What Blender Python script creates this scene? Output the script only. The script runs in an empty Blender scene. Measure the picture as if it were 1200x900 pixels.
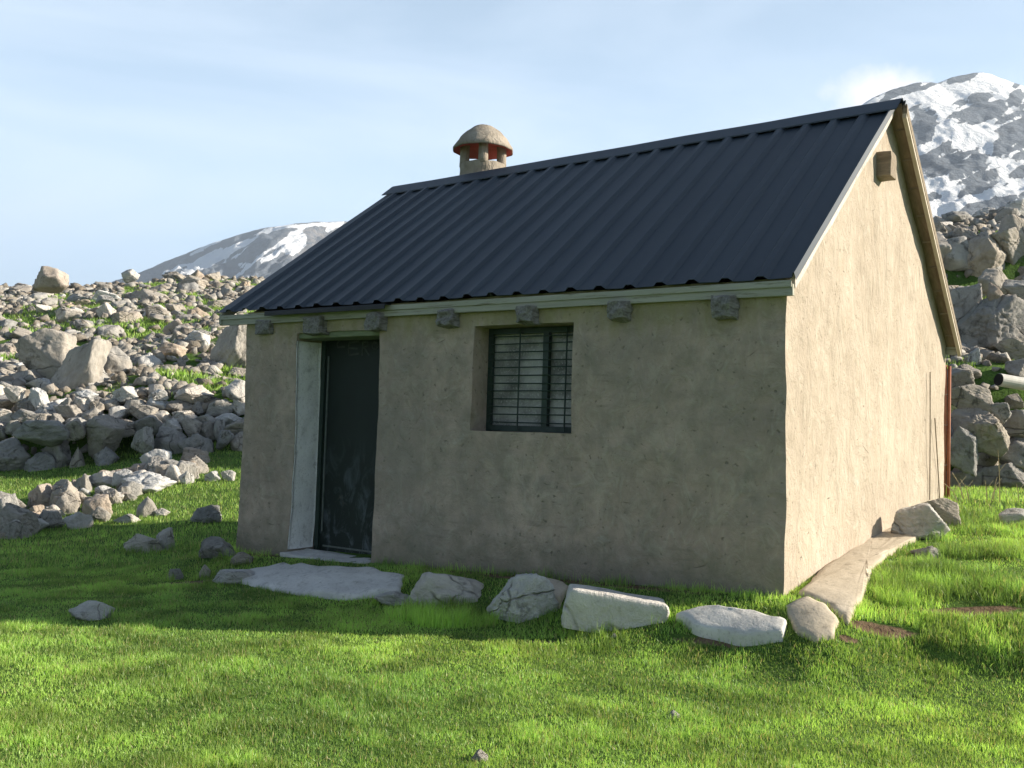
import bpy, bmesh, math, random
import numpy as np
from mathutils import Vector, Matrix, noise as mnoise
random.seed(7); rng = np.random.default_rng(11)
PI = math.pi; rad = math.radians
SC = bpy.context.scene; COL = SC.collection

# ------------------------------------------------------------------ camera
FPX, YAW, PITCH, ROLL = 1145.14, 0.61227, 0.045975, 0.031626
CAM = np.array([2.20929, -6.28139, 1.02173])
Fv = np.array([-math.sin(YAW)*math.cos(PITCH), math.cos(YAW)*math.cos(PITCH), math.sin(PITCH)])
R0 = np.array([math.cos(YAW), math.sin(YAW), 0]); U0 = np.cross(R0, Fv)
Rv = R0*math.cos(ROLL)+U0*math.sin(ROLL); Uv = -R0*math.sin(ROLL)+U0*math.cos(ROLL)
FH = np.array([-math.sin(YAW), math.cos(YAW)]); RH = np.array([math.cos(YAW), math.sin(YAW)])
cd = bpy.data.cameras.new('camera'); co = bpy.data.objects.new('camera', cd); COL.objects.link(co)
M = Matrix.Identity(4)
for i in range(3):
    M[i][0], M[i][1], M[i][2], M[i][3] = Rv[i], Uv[i], -Fv[i], CAM[i]
co.matrix_world = M
cd.sensor_width = 36; cd.lens = FPX/1200*36; cd.clip_start = .05; cd.clip_end = 30000
SC.camera = co

def ray(u, v): return Fv + Rv*(u-600)/FPX + Uv*(450-v)/FPX
def proj(P):
    d = np.asarray(P, float)-CAM; z = d@Fv
    return 600+FPX*(d@Rv)/z, 450-FPX*(d@Uv)/z, z
def at_depth(u, v, z): return CAM+ray(u, v)*z

# hut dimensions (metres): x along the front, y to the back, z up
W, D, H = 5.373, 4.929, 2.0
ZE, ZR, YE = 2.067, 3.965, -.06
YM = D/2; SL = (ZR-ZE)/(YM-YE)

# ------------------------------------------------------------------ numpy noise
def _h(ix, iy, s):
    n = (ix*374761393 + iy*668265263 + s*974634777) & 0xffffffff
    n = ((n ^ (n >> 13))*1274126177) & 0xffffffff
    n = (n ^ (n >> 16)) & 0xffff
    return n/32767.5-1
def vn(x, y, s=0):
    x = np.asarray(x, float); y = np.asarray(y, float)
    ix = np.floor(x).astype(np.int64); iy = np.floor(y).astype(np.int64)
    fx = x-ix; fy = y-iy
    fx = fx*fx*fx*(fx*(fx*6-15)+10); fy = fy*fy*fy*(fy*(fy*6-15)+10)
    a = _h(ix, iy, s); b = _h(ix+1, iy, s); c = _h(ix, iy+1, s); d = _h(ix+1, iy+1, s)
    return (a*(1-fx)+b*fx)*(1-fy)+(c*(1-fx)+d*fx)*fy
def fbm(x, y, s=0, o=4, g=.5):
    t = 0; a = 1; n = 0
    for k in range(o):
        t = t+a*vn(x*2**k+k*17.3, y*2**k-k*9.1, s+k); n += a; a *= g
    return t/n
def ss(a, b, x):
    t = np.clip((x-a)/(b-a), 0, 1); return t*t*(3-2*t)
def splus(x, k): return np.where(x/k > 30, x, k*np.log1p(np.exp(np.clip(x/k, -60, 30))))

# ------------------------------------------------------------------ terrain height
def ds(x, y):
    dx = x-CAM[0]; dy = y-CAM[1]
    return dx*FH[0]+dy*FH[1], dx*RH[0]+dy*RH[1]
def hgt(x, y, micro=True):
    x = np.asarray(x, float); y = np.asarray(y, float)
    d, s = ds(x, y)
    lawn = -.34+.012*fbm(x/2.7, y/2.7, 3, 2)-.045*np.clip(-x-4, 0, 7)
    lw = 1-ss(-4, -1.5, s)
    lawn = lawn+(.075+.08*ss(-.53, -.27, s/np.maximum(d, 3)))*(np.minimum(splus(d-12.5, .8), 8))*lw
    pad = .043*np.clip(x, -5.4, 0)-.015+.089*np.clip(y, 0, 5.0)
    edge = .06*vn(x*1.7, x*0+3.3, 5)
    rt = ss(.15, 1.0, x)
    m = ss(-1.05, -.12, y+edge-.12*ss(-1, 0, x)*(1-ss(0, 1.2, x)))*(1-rt)+rt*(.25*ss(-.2, .12, y+edge)+.75*ss(-1.1, 1.4, y))
    m = m*(1-ss(5.45, 6.3, -x))
    z = lawn*(1-m)+pad*m
    u = s/np.maximum(d, 3)
    t = ss(.0, .40, u)
    d0 = 20.1+(13.5-20.1)*t; dc = 52+(29.2-52)*t; sl = .222+(.33-.222)*t; st = .95+(1.25-.95)*t
    tt = splus(d-d0-.5, .5)
    hill = sl*np.minimum(tt, dc-d0)+st*ss(0, .9, d-d0)+1.25*ss(.7, 1, t)*ss(22.3, 23.1, d)-.05*np.clip(d-dc, 0, 900)
    hill = hill+np.clip(d-d0, 0, 1)*(.45*fbm(x/5, y/5, 21, 3)+.12*fbm(x/1.1, y/1.1, 25, 2))*(1-ss(70, 120, d))
    z = z+hill*ss(-.3, .5, d-d0)
    z = z+KN*np.exp(-((s-2.8)/2.3)**4-((d-19.4)/1.9)**2)  # unseen knoll behind the hut, added to throw shade on the stone wall
    if micro:
        z = z+.008*fbm(x/.45, y/.45, 31, 2)*(1-m*.6)
    return z
KN = 4.7
def hz(x, y, micro=True): return float(hgt(np.array([x]), np.array([y]), micro)[0])
def hit(u, v, far=120):
    r = ray(u, v); t = 2.2; p = None
    while t < far:
        q = CAM+r*t
        if q[2] <= hz(q[0], q[1]):
            a, b = t-.15*max(1, t*.05), t
            for _ in range(12):
                c = (a+b)/2; q = CAM+r*c
                if q[2] <= hz(q[0], q[1]): b = c
                else: a = c
            return CAM+r*b
        t += .15*max(1, t*.05)
    return None

# ------------------------------------------------------------------ node helper
class N:
    def __init__(s, name):
        s.m = bpy.data.materials.new(name); s.m.use_nodes = True
        s.t = s.m.node_tree; s.t.nodes.clear()
        s.out = s.t.nodes.new('ShaderNodeOutputMaterial')
    def n(s, typ, **k):
        nd = s.t.nodes.new('ShaderNode'+typ)
        for a, b in k.items():
            if a.startswith('i_'):
                key = a[2:]; key = int(key) if key.isdigit() else key.replace('_', ' ')
                if isinstance(b, bpy.types.NodeSocket): s.t.links.new(b, nd.inputs[key])
                else: nd.inputs[key].default_value = b
            else: setattr(nd, a, b)
        return nd
    def link(s, a, b): s.t.links.new(a, b)
    def coord(s, kind='Object'): return s.n('TexCoord').outputs[kind]
    def mapping(s, v, scale=(1, 1, 1), rot=(0, 0, 0)): return s.n('Mapping', i_Vector=v, i_Scale=scale, i_Rotation=rot).outputs[0]
    def noise(s, v, scale, detail=5, rough=.55, dist=0., w=None):
        k = dict(i_Scale=scale, i_Detail=detail, i_Roughness=rough, i_Distortion=dist)
        if w is not None: nd = s.n('TexNoise', noise_dimensions='4D', i_Vector=v, i_W=w, **k)
        else: nd = s.n('TexNoise', i_Vector=v, **k)
        return nd.outputs['Fac'] if 'Fac' in nd.outputs else nd.outputs[0]
    def ramp(s, f, *stops):
        nd = s.n('ValToRGB', i_Fac=f); e = nd.color_ramp.elements
        while len(e) < len(stops): e.new(.5)
        for el, (p, c) in zip(e, stops):
            el.position = p; el.color = (c, c, c, 1) if isinstance(c, (int, float)) else (*c, 1)
        return nd.outputs[0]
    def mix(s, f, a, b, mode='MIX'):
        nd = s.n('Mix', data_type='RGBA', blend_type=mode)
        for sock, v in ((nd.inputs[0], f), (nd.inputs[6], a), (nd.inputs[7], b)):
            if isinstance(v, bpy.types.NodeSocket): s.t.links.new(v, sock)
            elif isinstance(v, (int, float)): sock.default_value = v if sock.type == 'VALUE' else (v, v, v, 1)
            else: sock.default_value = (*v, 1)
        return nd.outputs[2]
    def math(s, op, a, b=0., c=0., clamp=False):
        nd = s.n('Math', operation=op, use_clamp=clamp)
        for i, v in enumerate((a, b, c)):
            if isinstance(v, bpy.types.NodeSocket): s.t.links.new(v, nd.inputs[i])
            else: nd.inputs[i].default_value = v
        return nd.outputs[0]
    def bump(s, hgt, strength=.5, dist=.02, nrm=None):
        k = {} if nrm is None else dict(i_Normal=nrm)
        return s.n('Bump', i_Height=hgt, i_Strength=strength, i_Distance=dist, **k).outputs[0]
    def pbr(s, col, rough=.8, nrm=None, spec=.3, metal=0.):
        p = s.n('BsdfPrincipled')
        for key, v in (('Base Color', col), ('Roughness', rough), ('Specular IOR Level', spec), ('Metallic', metal)):
            if isinstance(v, bpy.types.NodeSocket): s.t.links.new(v, p.inputs[key])
            elif key == 'Base Color': p.inputs[key].default_value = (*v, 1)
            else: p.inputs[key].default_value = v
        if nrm is not None: s.link(nrm, p.inputs['Normal'])
        s.link(p.outputs[0], s.out.inputs[0])
        return s.m

# ------------------------------------------------------------------ materials
MAT = {}
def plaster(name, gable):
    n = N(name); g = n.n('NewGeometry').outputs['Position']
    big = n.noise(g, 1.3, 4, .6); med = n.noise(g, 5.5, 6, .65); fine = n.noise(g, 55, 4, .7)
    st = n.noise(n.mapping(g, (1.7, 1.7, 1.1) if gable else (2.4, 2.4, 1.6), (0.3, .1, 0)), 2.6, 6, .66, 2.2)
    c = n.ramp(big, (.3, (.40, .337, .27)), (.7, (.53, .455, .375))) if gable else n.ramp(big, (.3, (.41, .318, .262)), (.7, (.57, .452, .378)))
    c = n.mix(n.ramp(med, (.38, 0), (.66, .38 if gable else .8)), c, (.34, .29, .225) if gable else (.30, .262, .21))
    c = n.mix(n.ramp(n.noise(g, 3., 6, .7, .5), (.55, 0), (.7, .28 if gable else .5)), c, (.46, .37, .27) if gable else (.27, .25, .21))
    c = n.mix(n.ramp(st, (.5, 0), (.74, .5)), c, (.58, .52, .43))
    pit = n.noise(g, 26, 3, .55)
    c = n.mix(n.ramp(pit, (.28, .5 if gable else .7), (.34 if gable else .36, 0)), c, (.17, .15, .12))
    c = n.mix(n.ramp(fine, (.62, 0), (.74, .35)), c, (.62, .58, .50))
    # pale lime scuffs
    sc = n.noise(g, 2.1, 7, .7, .6)
    c = n.mix(n.ramp(sc, (.63, 0), (.72, .35)), c, (.58, .56, .52))
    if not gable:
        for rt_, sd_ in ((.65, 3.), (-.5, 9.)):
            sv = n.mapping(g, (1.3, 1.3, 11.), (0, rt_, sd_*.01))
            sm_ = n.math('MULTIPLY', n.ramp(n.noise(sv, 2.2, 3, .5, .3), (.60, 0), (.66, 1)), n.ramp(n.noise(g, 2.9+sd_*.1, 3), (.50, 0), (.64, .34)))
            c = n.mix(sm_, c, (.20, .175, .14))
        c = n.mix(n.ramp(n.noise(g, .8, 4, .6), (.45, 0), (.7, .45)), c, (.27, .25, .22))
    # thin cracks
    w = n.mix(.12, g, n.n('TexNoise', i_Vector=g, i_Scale=3., i_Detail=4.).outputs['Color'])
    cr = n.n('TexVoronoi', feature='DISTANCE_TO_EDGE', i_Vector=w, i_Scale=1.15).outputs['Distance']
    crm = n.math('MULTIPLY', n.ramp(cr, (.0, 1), (.004, 0)), n.ramp(n.noise(g, 4.6, 3), (.60, 0), (.66, .6)))
    c = n.mix(crm, c, (.12, .10, .08))
    sep = n.n('SeparateXYZ', i_Vector=g)
    if not gable:
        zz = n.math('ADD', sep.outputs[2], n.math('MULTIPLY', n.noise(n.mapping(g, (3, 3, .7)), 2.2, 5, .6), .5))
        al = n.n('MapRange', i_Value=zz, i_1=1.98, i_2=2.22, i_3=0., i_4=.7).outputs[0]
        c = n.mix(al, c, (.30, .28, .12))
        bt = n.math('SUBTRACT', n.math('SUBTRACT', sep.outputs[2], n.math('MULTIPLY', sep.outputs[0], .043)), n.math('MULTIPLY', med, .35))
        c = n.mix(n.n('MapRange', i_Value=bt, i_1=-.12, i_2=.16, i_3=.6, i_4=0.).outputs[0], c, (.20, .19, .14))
    hh = n.math('ADD', n.math('MULTIPLY', st, 1.2 if gable else .9), n.math('ADD', n.math('MULTIPLY', med, .9), n.math('MULTIPLY', fine, .12)))
    hh = n.math('SUBTRACT', hh, n.math('MULTIPLY', crm, .5))
    hh = n.math('ADD', hh, n.math('MULTIPLY', n.ramp(pit, (.26, 0), (.38, 1)), .25))
    return n.pbr(c, .95, n.bump(hh, .75 if gable else .8, .03), .1)
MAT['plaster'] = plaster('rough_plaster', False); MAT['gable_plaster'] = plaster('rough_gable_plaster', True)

def rock(name, a, b, lichen=.5, warm=.3, island=False):
    n = N(name); o = n.coord('Object'); r = n.n('NewGeometry').outputs['Random Per Island'] if island else n.n('ObjectInfo').outputs['Random']
    w = n.math('MULTIPLY', r, 37.)
    big = n.noise(o, 1.1, 4, .6, .4, w); med = n.noise(o, 3.2, 7, .68, .3, w); fine = n.noise(o, 14, 5, .7, 0, w)
    c = n.mix(n.ramp(med, (.3, 0), (.72, 1)), a, b)
    if island: c = n.mix(r, n.mix(1., c, (.62, .61, .60), 'MULTIPLY'), n.mix(1., c, (1.25, 1.24, 1.22), 'MULTIPLY'))
    tint = n.mix(r, (1.0, .93, .86), (.93, .97, 1.03)); c = n.mix(.8, c, tint, 'MULTIPLY')
    c = n.mix(n.math('MULTIPLY', n.ramp(big, (.52, 0), (.68, 1)), warm), c, (.34, .27, .20))
    c = n.mix(n.math('MULTIPLY', n.ramp(n.noise(o, 2.3, 6, .7, .8, w), (.55, 0), (.64, 1)), lichen), c, (.075, .072, .066))
    c = n.mix(n.ramp(fine, (.6, 0), (.75, .45)), c, (.62, .60, .57))
    wv = n.mix(.22, o, n.n('TexNoise', noise_dimensions='4D', i_Vector=o, i_W=w, i_Scale=2., i_Detail=3.).outputs['Color'])
    ck = n.n('TexVoronoi', feature='DISTANCE_TO_EDGE', voronoi_dimensions='4D', i_Vector=wv, i_W=w, i_Scale=.85).outputs['Distance']
    ckm = n.math('MULTIPLY', n.math('MULTIPLY', n.ramp(ck, (0, 1), (.012, 0)), n.ramp(big, (.45, 0), (.55, 1))), .6)
    c = n.mix(ckm, c, (.06, .055, .05))
    hh = n.math('ADD', n.math('MULTIPLY', med, 1.), n.math('MULTIPLY', fine, .3))
    hh = n.math('SUBTRACT', hh, n.math('MULTIPLY', ckm, .5))
    return n.pbr(c, .93, n.bump(hh, 1., .07), .15)
MAT['rock'] = rock('grey_limestone', (.29, .275, .25), (.52, .49, .445), .75, .25)
MAT['rubble'] = rock('broken_limestone', (.24, .225, .20), (.50, .47, .425), .8, .5, True)
MAT['pale_rock'] = rock('pale_limestone', (.50, .485, .46), (.74, .72, .685), .5, .12)
MAT['dark_rock'] = rock('dark_limestone', (.22, .212, .20), (.43, .415, .39), .8, .2)
MAT['rust_rock'] = rock('rusty_limestone', (.38, .32, .27), (.54, .48, .42), .5, .5)

def concrete(name, a, b, moss=.0):
    n = N(name); g = n.n('NewGeometry').outputs['Position']
    med = n.noise(g, 3.5, 6, .65); fine = n.noise(g, 45, 4, .7)
    c = n.mix(n.ramp(med, (.3, 0), (.7, 1)), a, b)
    c = n.mix(n.ramp(n.noise(g, 9, 5, .7), (.55, 0), (.68, .55)), c, tuple(x*.55 for x in a))
    c = n.mix(n.ramp(fine, (.3, .35), (.45, 0)), c, (.12, .11, .09))
    return n.pbr(c, .95, n.bump(n.math('ADD', med, n.math('MULTIPLY', fine, .25)), .6, .02), .1)
MAT['concrete'] = concrete('worn_concrete', (.52, .505, .475), (.70, .685, .655))
MAT['earthy_concrete'] = concrete('earthy_concrete', (.46, .395, .30), (.60, .525, .42))
MAT['white_plaster'] = concrete('whitewashed_plaster', (.74, .74, .73), (.90, .90, .89))

def simple(name, a, b, scale, rough=.7, stretch=(1, 1, 1), bump=.3, spec=.3, metal=0., dist=.01, lo=.35, hi=.7, dark=None):
    n = N(name); o = n.coord('Object'); v = n.mapping(o, stretch)
    f = n.noise(v, scale, 6, .65, .5)
    c = n.mix(n.ramp(f, (lo, 0), (hi, 1)), a, b)
    if dark: c = n.mix(n.ramp(n.noise(v, scale*2.3, 4, .6), (.58, 0), (.66, .8)), c, dark)
    return n.pbr(c, rough, n.bump(f, bump, dist), spec, metal)
MAT['roof'] = simple('anthracite_sheet', (.027, .039, .055), (.042, .057, .076), 1.1, .5, (1, .25, .25), .08, .45)
MAT['ridge'] = simple('anthracite_ridge', (.036, .049, .068), (.046, .060, .080), 2., .5, (.3, 1, 1), .08, .45)
MAT['black_metal'] = simple('black_drip_metal', (.012, .013, .014), (.022, .023, .024), 5, .45)
MAT['fascia'] = simple('pale_green_wood', (.32, .32, .26), (.46, .45, .39), 3, .8, (.5, 8, 8), .5, .2, 0, .01, .3, .75, (.18, .17, .12))
MAT['timber'] = simple('weathered_timber', (.13, .12, .11), (.33, .32, .31), 9, .85, (5, .8, 5), .7, .2, 0, .012)
MAT['beam'] = simple('brown_beam', (.19, .15, .11), (.34, .28, .21), 7, .8, (.8, 5, 5), .6, .2)
MAT['soffit'] = simple('soffit_boards', (.17, .13, .09), (.29, .225, .16), 5, .8, (5, 1, 1), .4, .2)
MAT['barge'] = simple('barge_wood', (.42, .36, .28), (.60, .54, .45), 5, .8, (5, 1, 1), .4, .2)
MAT['verge'] = concrete('verge_mortar', (.50, .45, .40), (.66, .61, .57))
MAT['iron'] = simple('dark_green_iron', (.016, .032, .026), (.03, .052, .043), 14, .5, (1, 1, 1), .2, .4)
MAT['lintel'] = simple('mossy_lintel', (.16, .19, .11), (.27, .30, .19), 6, .8, (1, 4, 4), .5)
MAT['rust'] = simple('rusty_pipe', (.30, .10, .055), (.42, .17, .09), 18, .7, (1, 1, .4), .5, .3, 0, .004)
MAT['trim'] = simple('dull_steel_strip', (.10, .12, .11), (.17, .19, .18), 20, .55)
MAT['chalk'] = simple('faded_chalk_paint', (.055, .062, .06), (.10, .11, .105), 30, .9)
MAT['red_paint'] = simple('red_painted_mortar', (.62, .11, .09), (.72, .19, .16), 6, .8)
MAT['wire'] = simple('grey_wire', (.30, .29, .27), (.45, .44, .42), 12, .5)
MAT['pvc'] = simple('pale_pipe_plastic', (.50, .48, .44), (.66, .64, .60), 6, .6)
MAT['hole'] = simple('pipe_bore_shade', (.01, .01, .01), (.02, .02, .02), 6, .9)  # near-black colour painted for the shade inside the pipe
MAT['straw'] = simple('dry_straw', (.42, .34, .20), (.58, .49, .33), 9, .8)
MAT['dirty_white'] = simple('dirty_white', (.62, .62, .62), (.8, .8, .8), 20, .7)

def cap_mat():
    n = N('stuccoed_chimney_cap'); o = n.coord('Object')
    sp = n.noise(n.mapping(o, (1, 1, .5)), 16, 6, .65, .8); b = n.noise(o, 4, 4, .6)
    c = n.mix(n.ramp(b, (.35, 0), (.65, 1)), (.30, .255, .20), (.43, .38, .32))
    c = n.mix(n.ramp(sp, (.5, 0), (.7, .6)), c, (.20, .17, .14))
    return n.pbr(c, .95, n.bump(sp, .9, .03), .1)
MAT['cap'] = cap_mat()
def door_mat():
    n = N('stained_green_door'); g = n.n('NewGeometry').outputs['Position']
    z = n.n('SeparateXYZ', i_Vector=g).outputs[2]
    st = n.noise(n.mapping(g, (1.6, 1.6, .8)), 4.5, 6, .7, 1.)
    low = n.n('MapRange', i_Value=z, i_1=.05, i_2=.95, i_3=1., i_4=0.).outputs[0]
    c = n.mix(n.noise(g, 3, 3), (.008, .013, .012), (.018, .03, .026))
    c = n.mix(n.math('MULTIPLY', n.ramp(st, (.5, 0), (.72, .75)), low), c, (.17, .20, .23))
    c = n.mix(n.math('MULTIPLY', n.ramp(n.noise(g, 7, 5, .7), (.62, 0), (.72, .35)), low), c, (.20, .17, .14))
    return n.pbr(c, .55, n.bump(st, .15, .01), .3)
MAT['door'] = door_mat()
def pane_mat():
    n = N('dusty_window_glass'); g = n.n('NewGeometry').outputs['Position']
    b = n.noise(g, 3.4, 4, .6); f = n.noise(g, 60, 4, .8)
    c = n.mix(n.ramp(b, (.36, 0), (.62, 1)), (.12, .12, .115), (.43, .425, .41))
    c = n.mix(n.ramp(f, (.55, 0), (.68, .7)), c, (.66, .66, .65))
    return n.pbr(c, .45, None, .4)
MAT['pane'] = pane_mat()

def ground_mat():
    n = N('turf_soil'); g = n.n('NewGeometry').outputs['Position']
    at = n.n('Attribute', attribute_name='ground'); sp = n.n('SeparateColor', i_Color=at.outputs['Color'])
    soil, hill = sp.outputs[0], sp.outputs[1]
    a = n.noise(g, 1.4, 5, .6); f = n.noise(g, 22, 4, .7); f2 = n.noise(g, 6, 5, .7)
    grass = n.mix(n.ramp(a, (.35, 0), (.68, 1)), (.07, .14, .028), (.125, .22, .038))
    grass = n.mix(n.ramp(f, (.3, .7), (.6, 0)), grass, (.028, .045, .012))
    earth = n.mix(n.ramp(f2, (.3, 0), (.7, 1)), (.10, .065, .04), (.24, .17, .11))
    scree = n.mix(n.ramp(f2, (.35, 0), (.65, 1)), (.13, .12, .105), (.31, .285, .26))
    sm = n.ramp(n.math('ADD', soil, n.math('MULTIPLY', n.math('SUBTRACT', f2, .5), .7)), (.42, 0), (.58, 1))
    hm = n.math('MULTIPLY', hill, n.ramp(n.noise(g, .55, 5, .65), (.52, 0), (.60, 1)))
    c = n.mix(sm, grass, earth); c = n.mix(hm, c, scree)
    return n.pbr(c, .95, n.bump(n.math('ADD', f2, n.math('MULTIPLY', f, .5)), .8, .05), .1)
MAT['ground'] = ground_mat()
def grass_mat(name):
    n = N(name); at = n.n('Attribute', attribute_name='tint').outputs['Color']
    d = n.n('BsdfDiffuse', i_Color=at)
    t = n.n('BsdfTranslucent', i_Color=n.mix(1., at, (1.12, 1.15, .7), 'MULTIPLY'))
    g = n.n('BsdfGlossy', i_Roughness=.45); g.inputs['Color'].default_value = (.8, .85, .8, 1)
    d.inputs['Color'].default_value = (0, 0, 0, 1)
    n.link(n.mix(1., at, (.85, .85, .85), 'MULTIPLY'), d.inputs['Color'])
    m1 = n.n('AddShader', i_0=d.outputs[0], i_1=t.outputs[0])
    m2 = n.n('MixShader', i_0=.035, i_1=m1.outputs[0], i_2=g.outputs[0])
    n.link(m2.outputs[0], n.out.inputs[0]); return n.m
MAT['grass'] = grass_mat('grass_blades')
def mountain_mat():
    n = N('snow_and_rock'); g = n.n('NewGeometry').outputs['Position']
    sp = n.n('SeparateColor', i_Color=n.n('Attribute', attribute_name='cover').outputs['Color'])
    f = n.noise(g, .035, 8, .68); f2 = n.noise(n.mapping(g, (1, 1, .35)), .06, 6, .7, .8)
    rk = n.mix(n.ramp(f, (.3, 0), (.7, 1)), (.085, .102, .13), (.19, .215, .255))  # rock bluer than the stone itself, distance haze painted into its colour
    rk = n.mix(n.ramp(f2, (.5, 0), (.66, .7)), rk, (.065, .066, .07))
    rk = n.mix(n.math('MULTIPLY', sp.outputs[1], n.ramp(f, (.4, 0), (.6, .8))), rk, (.24, .21, .19))
    sm = n.ramp(n.math('ADD', sp.outputs[0], n.math('MULTIPLY', n.math('SUBTRACT', f, .5), .40)), (.46, 0), (.54, 1))
    c = n.mix(sm, rk, (.84, .86, .90))
    return n.pbr(c, .9, n.bump(n.math('ADD', f, f2), .8, 9.), .1)
MAT['mountain'] = mountain_mat()

# ------------------------------------------------------------------ mesh helpers
def link(o, parent=None):
    COL.objects.link(o)
    if parent is not None: o.parent = parent
    return o
def mesh_obj(name, vs, fs, mat, parent=None, smooth=False):
    me = bpy.data.meshes.new(name); me.from_pydata([tuple(v) for v in vs], [], fs); me.update()
    if mat: me.materials.append(MAT[mat] if isinstance(mat, str) else mat)
    if smooth: me.polygons.foreach_set('use_smooth', [True]*len(me.polygons))
    return link(bpy.data.objects.new(name, me), parent)
def np_mesh(name, V, Fq, k):
    me = bpy.data.meshes.new(name)
    me.vertices.add(len(V)); me.vertices.foreach_set('co', np.ascontiguousarray(V, np.float32).ravel())
    nf = len(Fq); me.loops.add(nf*k); me.loops.foreach_set('vertex_index', np.ascontiguousarray(Fq, np.int32).ravel())
    me.polygons.add(nf); me.polygons.foreach_set('loop_start', np.arange(0, nf*k, k, dtype=np.int32))
    me.update(calc_edges=True); return me
def tag(o, label, cat, group=None, kind=None):
    if label: o['label'] = label
    if cat: o['category'] = cat
    if group: o['group'] = group
    if kind: o['kind'] = kind
    return o
def empty(name, loc):
    o = bpy.data.objects.new(name, None); o.location = loc; o.empty_display_size = .2; return link(o)
class MB:
    def __init__(s): s.v = []; s.f = []
    def add(s, vs, fs):
        b = len(s.v); s.v += [tuple(v) for v in vs]; s.f += [tuple(i+b for i in f) for f in fs]
    def box(s, x0, x1, y0, y1, z0, z1, mtx=None):
        v = [Vector((x, y, z)) for z in (z0, z1) for y in (y0, y1) for x in (x0, x1)]
        if mtx: v = [mtx @ a for a in v]
        s.add(v, [(0, 2, 3, 1), (4, 5, 7, 6), (0, 1, 5, 4), (2, 6, 7, 3), (0, 4, 6, 2), (1, 3, 7, 5)])
    def prism(s, pts, ax, a0, a1):
        """polygon of 2-tuples extruded along axis ax"""
        n = len(pts)
        def P(p, a): return {'x': (a, p[0], p[1]), 'y': (p[0], a, p[1]), 'z': (p[0], p[1], a)}[ax]
        s.add([P(p, a0) for p in pts]+[P(p, a1) for p in pts],
              [tuple(range(n))[::-1], tuple(range(n, 2*n))]+[(i, (i+1) % n, n+(i+1) % n, n+i) for i in range(n)])
    def tube(s, pts, r, seg=8, r1=None):
        pts = [Vector(p) for p in pts]; rings = []; m = len(pts)
        for i, p in enumerate(pts):
            t = (pts[min(i+1, m-1)]-pts[max(i-1, 0)]).normalized()
            a = t.orthogonal().normalized(); b = t.cross(a)
            rr = r if r1 is None else r+(r1-r)*i/(m-1)
            rings.append([p+(a*math.cos(2*PI*k/seg)+b*math.sin(2*PI*k/seg))*rr for k in range(seg)])
        b0 = len(s.v)
        for rg in rings: s.v += [tuple(v) for v in rg]
        for i in range(m-1):
            for k in range(seg):
                s.f.append((b0+i*seg+k, b0+i*seg+(k+1) % seg, b0+(i+1)*seg+(k+1) % seg, b0+(i+1)*seg+k))
        s.f.append(tuple(b0+k for k in range(seg))[::-1]); s.f.append(tuple(b0+(m-1)*seg+k for k in range(seg)))
    def lathe(s, prof, seg=32, c=(0, 0, 0)):
        b0 = len(s.v)
        for r, z in prof:
            for k in range(seg):
                a = 2*PI*k/seg; s.v.append((c[0]+r*math.cos(a), c[1]+r*math.sin(a), c[2]+z))
        for i in range(len(prof)-1):
            for k in range(seg):
                s.f.append((b0+i*seg+k, b0+i*seg+(k+1) % seg, b0+(i+1)*seg+(k+1) % seg, b0+(i+1)*seg+k))
    def build(s, name, mat, parent=None, smooth=False, bevel=0, origin=None, rough=0, sub=0):
        vs = s.v
        o = mesh_obj(name, vs, s.f, mat, parent, smooth)
        if bevel or sub or rough:
            bm = bmesh.new(); bm.from_mesh(o.data)
            bmesh.ops.recalc_face_normals(bm, faces=bm.faces)
            if bevel: bmesh.ops.bevel(bm, geom=[e for e in bm.edges], offset=bevel, segments=2, affect='EDGES', profile=.6)
            if sub: bmesh.ops.subdivide_edges(bm, edges=bm.edges[:], cuts=sub, use_grid_fill=True)
            if rough:
                for v in bm.verts:
                    q = v.co*9+Vector((3.1, 7.7, 1.3)); v.co += mnoise.noise_vector(q)*rough
            bm.to_mesh(o.data); bm.free()
        if origin is not None:
            o.data.transform(Matrix.Translation(-Vector(origin))); o.location = Vector(origin)
        return o

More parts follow.
